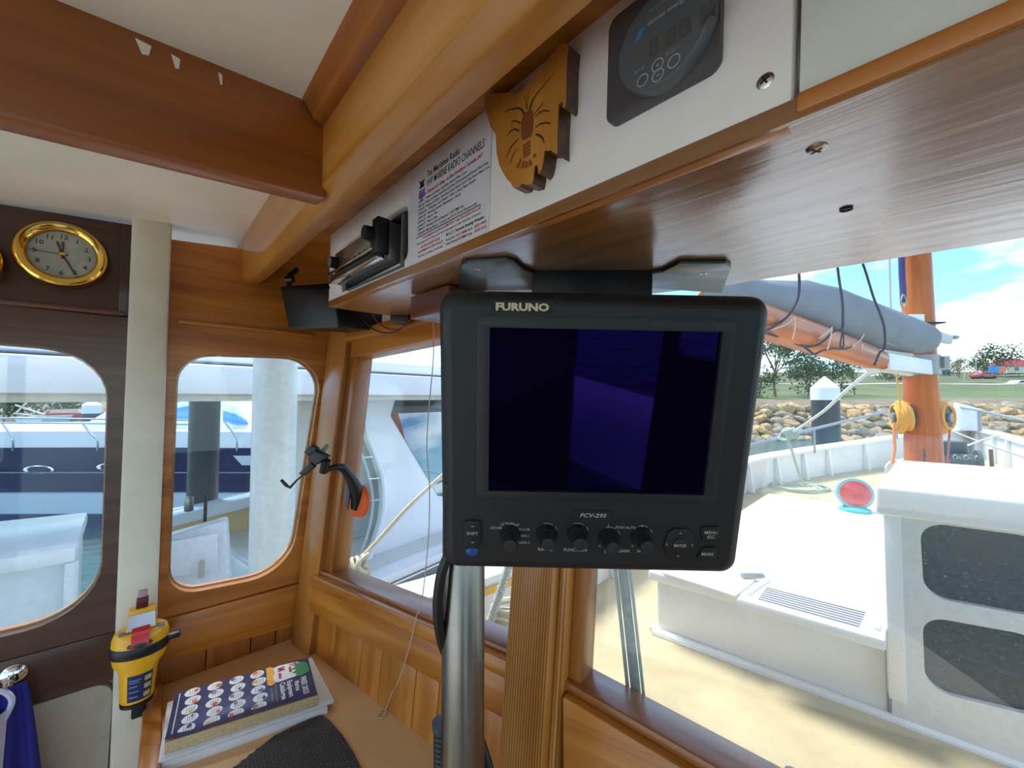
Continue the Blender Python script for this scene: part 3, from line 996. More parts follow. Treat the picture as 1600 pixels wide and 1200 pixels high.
# round battery gauge
g0, g1, g2 = cu(958, 62), cu(960, 197), cu(1132, 108)
gx0, gx1 = g0.x, g2.x - .001
gy0 = 0.5 * (g1.y + g2.y) - .001
gs = gx1 - gx0
gauge = thing('battery_monitor', 'round dark grey digital battery gauge in a square bezel', 'gauge', CFF)
MB().prism(rquad([(gx0, gy0), (gx1, gy0), (gx1, gy0 + gs), (gx0, gy0 + gs)], 0.008), 0.0, 0.006).build('bezel', plain('gauge_grey', (84, 80, 80), 0.45), gauge, bev=0.0015)
gl_, gr_, gb_ = cu(965, 95, .0165).x, cu(1112, 20, .0165).x, cu(1005, 146, .0165).y
gr = (gr_ - gl_) / 2
gc = ((gl_ + gr_) / 2, gb_ + gr)
MB().lathe([(gr, .005), (gr, .0125), (gr * .985, .0155), (gr * .955, .0165), (0.0001, .0165)], 48, T(*gc)).build('dial', plain('dial_grey', (92, 96, 100), 0.32), gauge)
dz = .0168
gu = lambda x, y: cu(x, y, dz)
lcd = MB().prism([gu(984, 77), gu(992, 107), gu(1079, 52), gu(1073, 24)], dz - .0005, dz).build('display', plain('lcd_grey', (96, 95, 90), 0.4), gauge, smooth=0)
tx = MB()
q, q2 = gu(1011, 42), gu(1069, 5)
tx.text('8.88 M', .016, T(gu(1013, 93).x, gu(1013, 93).y, dz + .0003, 0), .02)
tx.build('faint_digits', plain('faint_lcd', (84, 83, 81), 0.5, var=0), lcd, smooth=0)
tx = MB()
tt = MB().text('victron energy', 1, Matrix.Identity(4), .015)
ww = max(p.x for p in tt.v)
k = (q2.x - q.x) / ww * 1.05
tx.text('victron energy', k, T(q.x, q.y, dz, 0), .015)
for x, y in ((1004, 125.6), (1027.5, 101.5), (1028, 117.6), (1053, 95.4)):
    p = gu(x, y)
    tx.prism([(p.x + .0042 * math.cos(i * .2618), p.y + .0042 * math.sin(i * .2618)) for i in range(24)], dz, dz + .0002,
             [[(p.x + .0034 * math.cos(i * .2618), p.y + .0034 * math.sin(i * .2618)) for i in range(24)]])
p = gu(1027.5, 101.5)
tx.box((p.x, p.y, dz), (.0022, .0006, .0003)).box((p.x, p.y, dz), (.0006, .0022, .0003))
p = gu(1028, 117.6)
tx.box((p.x, p.y, dz), (.0022, .0006, .0003))
p = gu(1044, 86)
tx.text('SELECT', .0028, T(p.x - .002, p.y, dz), 0)
p = gu(997, 113)
tx.text('SETUP', .0028, T(p.x - .003, p.y, dz), 0)
tx.text('PRECISION BATTERY MONITOR', .0022, T(q.x + .001, q.y + .0085, dz), 0)
tx.build('white_print', K_print, gauge, smooth=0)
p = gu(1000, 55)
MB().prism([(p.x - .0045, p.y - .003), (p.x + .0005, p.y - .003), (p.x + .0045, p.y + .0035), (p.x - .0005, p.y + .0035)], dz, dz + .0002).build('blue_logo', plain('logo_blue', (72, 122, 162), 0.5), gauge, smooth=0)

# ------------------------------------------------------------------ black fish-finder display
MNF = frame(CO + V((0.084, 0.373, -0.015)), (1, -0.003, -0.02), (0, -0.977, -0.212))
mu = lambda x, y, z=0.0: uv(MNF, x, y, z)
mon = thing('fish_finder', 'black fish finder display hanging from the console on a bracket', 'monitor', MNF)
co = [mu(690, 881, -.012), mu(1143, 885, -.012), mu(1197, 466, -.012), mu(690, 451, -.012)]
xl = 0.5 * (co[0].x + co[3].x)
xr = 0.5 * (co[1].x + co[2].x)
yb = 0.5 * (co[0].y + co[1].y)
yt = 0.5 * (co[2].y + co[3].y)
def mring(z, d, r=.016):
    return [V((p.x, p.y, z)) for p in rquad([(xl + d, yb + d), (xr - d, yb + d), (xr - d, yt - d), (xl + d, yt - d)], max(.004, r - d * .5))]
ZF = .004
body = MB().rings([mring(-.095, .03), mring(-.09, .022), mring(-.06, .008), mring(-.05, .002), mring(-.014, 0), mring(-.006, .0012), mring(0, .0045), mring(ZF - .001, .0095), mring(ZF, .0135)], cap=False)
body.f.append(tuple(range(len(mring(0, 0)) - 1, -1, -1)))
body.build('housing', K_case, mon)
SWd, SHt = .2112, .1584
scr = [(-SWd / 2, -SHt / 2), (SWd / 2, -SHt / 2), (SWd / 2, SHt / 2), (-SWd / 2, SHt / 2)]
MB().prism([(p.x, p.y) for p in mring(0, .0130)], -.002, ZF, [scr]).build('fascia_plate', K_case, mon)
bz = [(a * 1.11, b * 1.13 + .001) for a, b in scr]
MB().prism(rquad(bz, .008), ZF - .0005, ZF + .0006, [scr]).build('screen_surround', K_case, mon, bev=0.0003)
ms, tS, bS = _new('screen_glass')
bS.inputs['Base Color'].default_value = (0.002, 0.001, 0.006, 1)
bS.inputs['Roughness'].default_value = 0.03
bS.inputs['Specular IOR Level'].default_value = 0.6
bS.inputs['Specular Tint'].default_value = (0.12, 0.05, 0.75, 1)
MB().prism(scr, -.003, .0005).build('screen', ms, mon, smooth=0)
def mtext(mb, s, x, y, size, bold=.0, shear=0.0, ax='CENTER', z=ZF + .0003, sx=1.0):
    p = mu(x, y, ZF)
    mb.text(s, size, T(p.x, p.y - size * .35, z), bold, shear, 0, ax, sx)
# badges
def plate(x0, y0, x1, y1, name, mat, r=.001, h=.0008, parent=mon):
    a, b = mu(x0, y1, ZF), mu(x1, y0, ZF)
    return MB().prism(rquad([(a.x, a.y), (b.x, a.y), (b.x, b.y), (a.x, b.y)], r), ZF - .0003, ZF + h).build(name, mat, parent)
bd = plate(765, 471, 866, 488, 'brand_badge', K_soft)
tx = MB()
mtext(tx, 'FURUNO', 816, 479.5, .0092, .045, 0, z=ZF + .0011, sx=1.28)
tx.build('brand_lettering', plain('gold_print', (200, 182, 142), 0.4, 0.3), bd, smooth=0)
bd = plate(893, 798, 958, 811, 'model_badge', K_soft)
tx = MB()
mtext(tx, 'FCV-295', 926, 804.5, .0058, .02, .25, z=ZF + .0011, sx=1.25)
tx.build('model_lettering', K_print, bd, smooth=0)
# corner covers
for x0, y0, x1, y1 in ((693, 500, 720, 546), (1171, 517, 1194, 561), (1133, 768, 1151, 807), (693, 757, 716, 796)):
    a, b = mu(x0, y1, ZF), mu(x1, y0, ZF)
    MB().prism(rquad([(a.x, a.y), (b.x, a.y), (b.x, b.y), (a.x, b.y)], .003), -.02, ZF - .0012).build('corner_cover', K_black, mon, bev=.0006)
# knobs
lgd = MB()
for i, (x, y) in enumerate(((797, 836), (854, 834), (902, 834), (951, 840), (1002, 838))):
    p = mu(x, y, ZF)
    kb = MB().lathe([(.0105, 0), (.0102, .003), (.0088, .005), (.0085, .006)], 28, T(p.x, p.y, ZF)).build('control_knob', K_soft, mon)
    g = MB()
    prof = [[V(((.0072 if j % 2 else .0066) * s_ * math.cos(math.pi * j / 16), (.0072 if j % 2 else .0066) * s_ * math.sin(math.pi * j / 16), z)) for j in range(32)] for s_, z in ((1.08, .005), (1, .017), (.92, .0188), (.5, .0192))]
    g.rings([[T(p.x, p.y, ZF) @ q for q in r_] for r_ in prof]).build('grip', plain('knob_rubber', (34, 34, 36), 0.45), kb, smooth=20)
    for a0, a1 in ((60, 110), (20, 50)):
        ring_ = [(p.x + .0118 * math.cos(math.radians(a)), p.y + .0118 * math.sin(math.radians(a))) for a in range(a0, a1, 8)]
        inn = [(p.x + .0112 * math.cos(math.radians(a)), p.y + .0112 * math.sin(math.radians(a))) for a in range(a0, a1, 8)]
        if i in (1, 2, 3, 4):
            lgd.add([(q[0], q[1], ZF + .0003) for q in ring_ + inn], [(k + len(ring_), k + 1 + len(ring_), k + 1, k)[::-1] for k in range(len(ring_) - 1)])
S3 = .0046
for s_, x, y in (('ZOOM', 775, 824.5), ('LF', 785, 819), ('DUAL', 797, 817.5), ('HF', 808, 820), ('ZOOM', 819, 827), ('USER-1', 819, 837), ('USER-2', 819, 847.5), ('PUSH AUTO', 978, 824), ('0', 937, 853), ('0', 988, 853), ('5', 951, 821), ('5', 1003, 822)):
    mtext(lgd, s_, x, y, S3 * .82, .008)
for s_, x, y in (('RANGE', 852, 858), ('FUNCTION', 899, 859), ('L', 946, 861), ('GAIN', 975, 860.5), ('H', 998, 861)):
    mtext(lgd, s_, x, y, S3, .012)
lgd.build('legends', K_print, mon, smooth=0)
# buttons
def button(pts, name, h=.0022, mat=K_soft, r=.002):
    P = [mu(x, y, ZF) for x, y in pts]
    return MB().prism(rquad(P, r), ZF - .001, ZF + h).build(name, mat, mon, bev=.0006)
sf = button([(725, 854), (752, 854), (752, 812), (725, 812)], 'shift_button', r=.005)
tx = MB()
mtext(tx, 'SHIFT', 738.5, 831.5, S3, .012, z=ZF + .0025)
for y, s_ in ((820.5, 1), (845.5, -1)):
    p = mu(739, y, ZF)
    tx.add([(p.x - .002, p.y - .0005 * s_, ZF + .0025), (p.x + .002, p.y - .0005 * s_, ZF + .0025), (p.x, p.y + .0007 * s_, ZF + .0025)], [(0, 1, 2) if s_ > 0 else (2, 1, 0)])
tx.build('shift_print', K_print, sf, smooth=0)
p = mu(738, 861, ZF)
MB().lathe([(.0066, 0), (.0064, .0015), (.005, .0024), (.0001, .0026)], 24, T(p.x, p.y, ZF) @ Matrix.Scale(.72, 4, (0, 1, 0))).build('power_button', plain('power_blue', (22, 74, 138), 0.3), mon)
oc = [mu(x, y, ZF) for x, y in ((1036, 849), (1044, 830), (1052, 825), (1072, 825), (1080, 830), (1085, 850), (1076, 868), (1068, 873), (1048, 873), (1041, 868))]
c_ = sum(oc, V((0, 0))) / len(oc)
oc = [c_ + (p - c_) * 1.0 for p in oc][::-1]
pad = MB().prism(oc, ZF - .001, ZF + .002).build('cursor_pad', K_soft, mon, bev=.0008)
MB().lathe([(.0068, 0), (.0066, .0032), (.006, .0036), (.0001, .0036)], 28, T(c_.x, c_.y, ZF)).build('enter_button', K_case, pad)
tx = MB()
tx.text('ENTER', .0042, T(c_.x, c_.y - .0014, ZF + .0039), .012, 0, 0, 'CENTER')
for a in range(4):
    d = V((math.cos(a * math.pi / 2), math.sin(a * math.pi / 2)))
    n_ = V((-d.y, d.x))
    b = c_ + d * .0122
    tx.add([(b.x + n_.x * .0017, b.y + n_.y * .0017, ZF + .0023), (b.x - n_.x * .0017, b.y - n_.y * .0017, ZF + .0023), (b.x + d.x * .0011, b.y + d.y * .0011, ZF + .0023)], [(0, 1, 2)])
tx.build('pad_print', K_print, pad, smooth=0)
mb_ = button([(1097, 846), (1121, 844), (1124, 822), (1093, 822)], 'menu_button', r=.003)
tx = MB()
mtext(tx, 'MENU', 1109, 830, S3, .012, z=ZF + .0025)
mtext(tx, 'ESC', 1109, 837, S3, .012, z=ZF + .0025)
tx.build('menu_print', K_print, mb_, smooth=0)
mb_ = button([(1087, 873), (1117, 873), (1119, 854), (1097, 854)], 'mark_button', r=.003)
tx = MB()
mtext(tx, 'MARK', 1104, 863.5, S3, .012, z=ZF + .0025)
tx.build('mark_print', K_print, mb_, smooth=0)
# mounting bracket under the console
K_brk = plain('bracket_paint', (40, 40, 42), 0.34, coat=0.15, var=0.05)
def un_loc(x, y):
    q = loc(UNF, PL_un.hit(x, y))
    return (q.x, q.y)
brm = MNF.inverted() @ UNF
o1 = [un_loc(718, 418), un_loc(722, 408), un_loc(730, 404), un_loc(792, 401), un_loc(806, 406), un_loc(818, 418), un_loc(834, 424), un_loc(834, 452), un_loc(716, 452)]
o2 = [un_loc(1018, 428), un_loc(1034, 426), un_loc(1062, 411), un_loc(1134, 412), un_loc(1142, 420), un_loc(1138, 432), un_loc(1128, 462), un_loc(1018, 452)]
for o_ in (o1, o2):
    fl = MB().prism(o_, .0002, .005).build('bracket_foot', K_brk, mon, brm, bev=.0008)
    sq = un_loc(746, 416) if o_ is o1 else un_loc(1100, 428)
    screw(fl, sq[0], sq[1], .005, .004)
a, b = V(un_loc(832, 425)), V(un_loc(1020, 428))
d = (b - a).normalized()
n_ = V((-d.y, d.x))
if (UNF.to_3x3() @ V((n_.x, n_.y, 0))).y < 0:
    n_ = -n_
MB().prism([a, b, b + n_ * .004, a + n_ * .004] if d.x * n_.y - d.y * n_.x > 0 else [a, a + n_ * .004, b + n_ * .004, b], .0, .075).build('bracket_yoke', K_brk, mon, brm, bev=.0008)
for x in (834, 1016):
    q = un_loc(x, 428)
    MB().lathe([(.006, 0), (.006, .004), (.004, .005), (.0001, .005)], 16, Matrix.Translation((q[0], q[1] , .045)) @ Matrix.Rotation(math.radians(90), 4, 'X')).build('bracket_bolt', K_soft, mon, brm)
# ------------------------------------------------------------------ chart desk and what lies on it
ZD = CZ - 0.638
dk_a = PL_side.hit(236, 1104)
d0 = V((dk_a.x, dk_a.y, 0)) - V((sth.x, sth.y, 0)) * 0.02
dcor = V((cB.x, cB.y, 0)) + V((-.05, .05, 0))
sil_h = V((SILL.x, SILL.y, 0)).normalized()
fr_h = V((-sil_h.y, sil_h.x, 0))
d_r = dcor + sil_h * 1.9
d_n = d_r - fr_h * 0.45
M_desk = plain('tan_laminate', (214, 170, 114), 0.38, var=0.03, scale=30)
desk = thing('chart_desk', 'tan topped chart desk under the front windows', 'desk', (d0.x, d0.y, 0))
dpoly = [d0, d0 + sth * 0.30, d_n, d_r, dcor + fr_h * 0.02, dcor]
mb = MB().prism([(p.x, p.y) for p in dpoly][::1], ZD - 0.03, ZD)
mb.build('desk_top', M_desk, desk, world=True)
ed = d0 + sth * .0
fid = MB()
fa_, fb_ = d0 + fwh * -0.012 + sth * .03, d0 + fwh * -0.012 + sth * .34
fid.hexa([fa_ + UP * (ZD - .25), fb_ + UP * (ZD - .25), fb_ + fwh * .03 + UP * (ZD - .25), fa_ + fwh * .03 + UP * (ZD - .25)],
         [fa_ + UP * (ZD + .018), fb_ + UP * (ZD + .018), fb_ + fwh * .03 + UP * (ZD + .018), fa_ + fwh * .03 + UP * (ZD + .018)])
fid.build('end_fiddle', M_amber('x'), desk, world=True, bev=.006)
lg_ = MB().hexa([d_n + UP * 0, d_n + fr_h * .04, d_n + fr_h * .04 - sil_h * .04, d_n - sil_h * .04],
               [d_n + UP * (ZD - .03), d_n + fr_h * .04 + UP * (ZD - .03), d_n + fr_h * .04 - sil_h * .04 + UP * (ZD - .03), d_n - sil_h * .04 + UP * (ZD - .03)])
lg_.build('leg', M_amber('z'), desk, world=True)
fp_ = MB()
q0, q1 = d0 + sth * 0.28 + fwh * .02, d_n + fr_h * .02
fp_.hexa([q0, q1, q1 + fr_h * .02, q0 + fr_h * .02], [p + UP * (ZD - .03) for p in (q0, q1, q1 + fr_h * .02, q0 + fr_h * .02)])
fp_.build('kick_board', M_teak('x'), desk, world=True)

def deskpt(x, y, z=0.0):
    return at_z(x, y, ZD + z)
# ribbed dark mat
mp_ = [deskpt(x, y) for x, y in ((430, 1150), (500, 1116), (516, 1128), (535, 1150), (552, 1176), (566, 1205), (574, 1245))]
far = [deskpt(574, 1300), deskpt(240, 1300)]
mat_m, tM, bM = _new('ribbed_rubber')
bM.inputs['Base Color'].default_value = s2l((62, 56, 52))
bM.inputs['Roughness'].default_value = 0.7
MTF = frame(V((mp_[1].x, mp_[1].y, ZD)), V((mp_[1] - mp_[0]).to_tuple()), UP)
lo_ = [loc(MTF, p) for p in mp_ + far]
ml_ = [(p.x, p.y) for p in lo_]
rub = thing('rubber_mat', 'dark ribbed rubber mat on the tan desk beside the catalogue', 'mat', MTF)
MB().prism(ml_[::-1], 0.0, .002).build('mat_base', mat_m, rub)
rib = MB()
def inside(x, y):
    c = False
    for i in range(len(ml_)):
        x1, y1 = ml_[i]
        x2, y2 = ml_[i - 1]
        if (y1 > y) != (y2 > y) and x < (x2 - x1) * (y - y1) / (y2 - y1) + x1:
            c = not c
    return c
gx = min(p[0] for p in ml_)
gX = max(p[0] for p in ml_)
gy = min(p[1] for p in ml_)
gY = max(p[1] for p in ml_)
y = gy
st_ = .0052
while y < gY:
    x = gx
    while x < gX:
        if inside(x, y) and inside(x + .004, y + .003):
            rib.box((x + .0021, y + .0012, .0028), (.0042, .0032, .0016))
        x += .0058
    y += st_
rib.ink = True
rib.build('ribs', plain('rib_rubber', (84, 77, 70), 0.6), rub, smooth=0)

# paper stack, ring binder, catalogue
M_pap = plain('white_paper', (222, 220, 218), 0.6, var=0.02)
def slab(name, px, z0, z1, mat, parent=None, bev=.0006, shrinkz=0):
    P = [at_z(x, y, z1) for x, y in px]
    return MB().hexa([V((p.x, p.y, z0)) for p in P], [V((p.x, p.y, z1)) for p in P]).build(name, mat, parent, world=True, bev=bev)
o = slab('paper_block', [(252, 1196), (512, 1104), (484, 1046), (262, 1110)], ZD, ZD + .014, M_pap)
tag(o, 'thick block of white papers lying on the tan desk', 'paper')
o = slab('white_folder', [(247, 1190), (522, 1094), (487, 1027), (262, 1097)], ZD + .0145, ZD + .020, plain('folder_card', (214, 210, 210), 0.45))
tag(o, 'flat white folder right under the navy catalogue', 'folder')
ZC = ZD + .021
TH = .020
cP = [at_z(x, y, ZC + TH) for x, y in ((274, 1083), (257, 1160), (490, 1091), (481, 1027))]
CAF = frame(V((cP[0].x, cP[0].y, ZC)), V((cP[1] - cP[0]).to_tuple()), UP)
cl_ = [loc(CAF, V((p.x, p.y, ZC))) for p in cP]
CWd = cl_[1].x
CHt = cl_[3].y
cat_ = thing('catalogue', 'navy covered marine equipment catalogue with white discs on its cover', 'catalogue', CAF)
sx_ = cl_[3].x / CHt
def cp(a, b, z=0):
    """cover point: a across the page, b up the page"""
    return V((a * CWd + b * cl_[3].x, b * CHt, z))
pg = MB()
pg.hexa([cp(0, 0), cp(1, 0), cp(1, 1), cp(0, 1)], [cp(0, 0, TH - .001), cp(1, 0, TH - .001), cp(1, 1, TH - .001), cp(0, 1, TH - .001)])
pg.build('pages', wood('page_edges', (170, 140, 100), (196, 168, 124), (214, 188, 148), 'x', across=400, along=3, coat=0, rough=0.8), cat_)
def coverz(a, b):
    z = TH + .0004
    if a > .8:
        z += .004 * ((a - .8) / .2) ** 2 * max(0, math.sin(b * 3.0)) + (.005 * ((a - .8) / .2) ** 2 * max(0, .12 - b) / .12)
    return z
cv = MB()
n1, n2 = 14, 20
cv.add([cp(i / n1 * 1.01, j / n2, coverz(i / n1, j / n2)) for j in range(n2 + 1) for i in range(n1 + 1)],
       [(j * (n1 + 1) + i, j * (n1 + 1) + i + 1, (j + 1) * (n1 + 1) + i + 1, (j + 1) * (n1 + 1) + i) for j in range(n2) for i in range(n1)])
cover = cv.build('cover', plain('navy_cover', (30, 40, 92), 0.3, coat=0.3, var=0.04), cat_)
zc_ = .0004
def disc(mb, a, b, r, z, n=18, sy=1.0):
    c_ = cp(a, b)
    mb.add([(c_.x + r * math.cos(2 * math.pi * i / n), c_.y + r * sy * math.sin(2 * math.pi * i / n), coverz(a, b) + z) for i in range(n)], [tuple(range(n))])
inks = [plain('ink_' + k, c, 0.45, var=0.15, scale=120) for k, c in (('red', (188, 44, 44)), ('orange', (214, 96, 44)), ('yellow', (206, 178, 52)), ('blue', (44, 92, 180)), ('black', (38, 38, 42)), ('brown', (140, 100, 62)), ('violet', (120, 110, 170)))]
M_disc = plain('disc_white', (222, 222, 226), 0.4, var=0.02)
M_line = plain('grey_print', (120, 122, 140), 0.6)
rr_ = .0135
kk = 0
for j in range(4):
    for i in range(5):
        a, b = .10 + i * .195, .12 + j * .155 + (.012 if i % 2 else 0)
        d_ = MB()
        disc(d_, a, b, rr_ * .93, zc_)
        dd = d_.build('product_disc', M_disc, cover, smooth=0)
        t_ = MB()
        c_ = cp(a, b)
        for q in range(4):
            t_.box((c_.x, c_.y - .006 + q * .0036 + .002, coverz(a, b) + zc_ + .0002), (rr_ * 1.1, .0009, .0002))
        t_.ink = True
        t_.build('disc_print', M_line, dd, smooth=0)
        t_ = MB()
        ang = rnd.uniform(0, 6.28)
        disc(t_, a + .045 * math.cos(ang), b + .032 * math.sin(ang), rr_ * rnd.uniform(.3, .5), zc_ + .0004, 10, rnd.uniform(.5, 1.1))
        t_.build('product_picture', inks[kk % 7], dd, smooth=0)
        kk += 1
t_ = MB()
c_ = cp(.5, .035)
t_.box((c_.x, c_.y, TH + .0012), (CWd * .88, .0016, .0003))
t_.build('white_rule', M_disc, cover, smooth=0)
wpatch = MB()
wpatch.prism([cp(a, b).xy for a, b in ((.06, .70), (.42, .70), (.45, .74), (.42, .90), (.36, .955), (.14, .955), (.05, .90), (.03, .76))], TH + .0007, TH + .0010)
lgo = wpatch.build('logo_patch', M_disc, cover, smooth=0)
t_ = MB().prism([cp(a, b).xy for a, b in ((.10, .90), (.14, .86), (.18, .89), (.22, .85), (.27, .89), (.32, .85), (.36, .88), (.44, .87), (.46, .92), (.40, .985), (.2, .985), (.11, .96))], TH + .0012, TH + .0014)
t_.build('logo_green', plain('ink_green', (24, 124, 70), 0.4), lgo, smooth=0)
t_ = MB().prism([cp(a, b).xy for a, b in ((.02, .655), (.46, .655), (.50, .68), (.46, .715), (.3, .70), (.2, .72), (.03, .705), (.0, .68))], TH + .0012, TH + .0014)
t_.build('logo_gold', plain('ink_gold', (222, 164, 36), 0.4), lgo, smooth=0)
def cvt(mb, s, a, b, size, bold=.02, sx=1.0):
    c_ = cp(a, b)
    mb.text(s, size, T(c_.x, c_.y, TH + .0016), bold, 0, 0, 'LEFT', sx)
t_ = MB()
cvt(t_, 'T', .06, .84, .018, .05)
cvt(t_, 'assie', .15, .83, .010, .03)
cvt(t_, 'M', .10, .745, .018, .05)
cvt(t_, 'arine', .24, .745, .010, .03)
t_.build('logo_lettering', plain('ink_crimson', (172, 30, 52), 0.4), lgo, smooth=0)
t_ = MB()
cvt(t_, "FREE 2023", .50, .905, .0135, .03)
cvt(t_, 'Marine', .56, .855, .0115, .03)
cvt(t_, 'Equipment', .50, .80, .0125, .03)
cvt(t_, 'Catalogue', .50, .745, .0135, .03)
t_.build('cover_lettering', K_print if False else M_disc, cover, smooth=0)
t_ = MB()
cvt(t_, 'www.tassiemarine.com.au', .50, .705, .0058, .0)
cvt(t_, 'EAST DERWENT', .56, .672, .006, .0)
t_.build('small_lettering', K_print, cover, smooth=0)

# ------------------------------------------------------------------ stainless pole with cables
PX, PY = -0.061, 0.50
pole = thing('steel_pole', 'brushed stainless steel pole rising from the desk behind the display', 'pole', (PX, PY, ZD))
MB().lathe([(.0265, .002), (.0265, .62), (.0255, .622)], 40).build('tube', K_steel, pole)
MB().lathe([(.05, .0), (.05, .004), (.03, .007), (.027, .012)], 40).build('base_flange', K_steel, pole)
K_cable = plain('black_rubber_cable', (16, 16, 17), 0.45)
pts = [at(700, 868, .47), at(689, 900, .47), at(684, 950, .475), at(690, 1000, .49), at(702, 1035, .53), at(722, 1090, .56), at(748, 1150, .56), at(764, 1200, .55), at(776, 1260, .54)]
o = MB().tube(spline(pts), .0062, 10).build('power_cable', K_cable, None, world=True)
tag(o, 'thick black cable looping from the display behind the steel pole', 'cable')
hs = thing('cable_conduit', 'short black corrugated conduit standing beside the steel pole', 'conduit', at(694, 1240, .51))
pts = [at(690, y, .515) for y in range(1134, 1262, 4)]
MB().tube(pts, [.0092 if i % 2 else .0105 for i in range(len(pts))], 12).build('sleeve', K_cable, hs, world=True)
MB().tube([at(690, 1128, .515), at(690, 1136, .515)], [.0125, .0125], 14).build('collar', plain('collar_grey', (60, 62, 66), 0.4), hs, world=True)

# ------------------------------------------------------------------ small wooden block and hanging cord
bq = loc(CFF, PL_un.hit(640, 462))
BKF = frame(PL_un.hit(640, 462), ATH, -fore_h)
blk = thing('wooden_block', 'small dark hardwood block under the console beside the display', 'block', BKF)
MB().box((.058, -.02, -.038), (.116, .038, .072)).build('block_body', wood('jarrah', (78, 40, 28), (106, 58, 42), (124, 72, 52), 'x'), blk, bev=.002)
MB().lathe([(.0045, 0), (.005, -.0008), (.004, -.001)], 14, Matrix.Translation((.062, -.0392, -.04)) @ Matrix.Rotation(math.radians(-90), 4, 'X') ).build('drilled_hole', K_soft, blk)
Pc = at(677, 501, .78)
sil_p = FWF @ V((fu(652, 962, .04).x, fu(652, 962, .04).y, .042))
pts = [Pc, at(677, 560, .78), at(670, 640, .77), at(667, 700, .765), at(671, 760, .76), at(670, 830, .755), at(664, 900, .75), at(657, 950, .745), sil_p, FWF @ V((*fu(640, 1010, .04), .04)),
       FWF @ V((*fu(622, 1066, .03), .03)), FWF @ V((*fu(612, 1084, .05), .05)), deskpt(604, 1106, .004), deskpt(595, 1113, .003), deskpt(589, 1122, .003), deskpt(598, 1120, .003), deskpt(603, 1112, .003), deskpt(604, 1102, .006)]
o = MB().tube(spline(pts, 6), .0011, 6).build('hanging_cord', plain('grey_cord', (186, 172, 156), 0.6), None, world=True)
tag(o, 'thin pale cord hanging from the wooden block down to the desk', 'cord')

# ------------------------------------------------------------------ black loudspeaker in the corner, with its wires
sp_f = [at(437, 447, .93), at(450, 513, .93), at(528, 512, .90), at(523, 441, .90)]
sp_b = [p + V((.10, .115, 0)) for p in (at(440, 450, .93), at(450, 508, .93), at(519, 505, .90), at(517, 446, .90))]
spk = thing('loudspeaker', 'black wedge shaped loudspeaker slung in the forward corner', 'speaker', (sum(sp_f, V()) / 4))
MB().hexa(sp_f, sp_b).build('cabinet', plain('speaker_black', (14, 14, 15), 0.35, var=0.05), spk, world=True, bev=.004)
bp0 = at(452, 449, .95)
MB().tube([bp0, bp0 + V((0, 0, .03)), bp0 + V((.01, .015, .05))], .006, 8).build('bracket', K_black, spk, world=True)
MB().cyl(at(447, 437, .94), at(458, 436, .94), .009, None, 14).build('bracket_knob', K_black, spk, world=True)
for nm, lb, mat, ptz in (('red_wire', 'thin red wire drooping under the console end', plain('red_wire', (130, 20, 34), 0.4), ((581, 480), (586, 498), (602, 512), (620, 515), (634, 508), (642, 499))),
                         ('black_wire', 'thin black wire drooping under the console end', K_cable, ((560, 484), (568, 500), (585, 515), (604, 520), (622, 517), (638, 503)))):
    o = MB().tube(spline([at(x, y, .90 - .001 * (x - 560)) for x, y in ptz]), .0018, 6).build(nm, mat, None, world=True)
    tag(o, lb, 'wire')
jb = MB()
jp = at(626, 500, .86)
jb.box((jp.x, jp.y, jp.z), (.04, .025, .016))
o = jb.build('junction_box', plain('box_brown', (58, 44, 40), 0.5), None, world=True, bev=.002)
tag(o, 'tiny dark junction box behind the console end', 'box')

# ------------------------------------------------------------------ suction phone holder on the windscreen
K_hold = plain('holder_black', (26, 26, 28), 0.4)
hpx = lambda x, y: (425 + x / 10, 690 + y / 10)
def hp(x, y, Y):
    return at(*hpx(x, y), Y)
gl_pt = PL_front.hit(*hpx(1350, 930))
holder = thing('phone_holder', 'black suction phone holder with orange rim stuck on the windscreen', 'phone holder', gl_pt)
HF = frame(gl_pt, SILL, _fn)
MB().lathe([(.036, -.006), (.040, -.004), (.037, .004), (.03, .006)], 30).build('suction_rim', plain('orange_rubber', (232, 96, 36), 0.45), holder, HF, world=True)
arm = [(1310, 1040, .975), (1335, 930, .972), (1325, 800, .965), (1280, 660, .955), (1200, 530, .945), (1130, 430, .935), (1060, 400, .925), (980, 400, .915), (900, 420, .91), (830, 455, .905)]
rad = [.013, .0155, .016, .0145, .012, .0105, .0085, .007, .0068, .0085]
pth = [hp(*p) for p in arm]
pp, rr2 = spline(pth, 5), []
for i in range(len(rad) - 1):
    rr2 += [rad[i] + (rad[i + 1] - rad[i]) * k / 5 for k in range(5)]
rr2.append(rad[-1])
armo = MB().tube(pp, rr2, 14).build('arm', K_hold, holder, world=True)
MB().hexa([hp(1140, 650, .945), hp(1110, 940, .95), hp(1180, 1080, .952), hp(1235, 700, .95)], [hp(1160, 650, .965), hp(1130, 940, .968), hp(1195, 1080, .968), hp(1255, 700, .965)]).build('lock_lever', plain('lever_grey', (96, 96, 98), 0.35), holder, world=True, bev=.002)
MB().cyl(hp(800, 470, .905), hp(850, 290, .895), .0095, .0095, 16).build('swivel', K_hold, holder, world=True)
def hbar(pts, Y, t, name, mat, bev=.002):
    P = [hp(x, y, Y) for x, y in pts]
    return MB().hexa(P, [p + V((0, t, 0)) for p in P]).build(name, mat, holder, world=True, bev=bev)
hbar([(540, 260), (660, 380), (860, 240), (660, 130)], .875, .022, 'clamp_body', K_hold)
hbar([(490, 170), (560, 230), (700, 120), (610, 50)], .878, .018, 'fixed_jaw', K_hold)
hbar([(720, 150), (800, 180), (870, 70), (840, 40)], .885, .012, 'side_grip', plain('lever_grey', (96, 96, 98), 0.35))
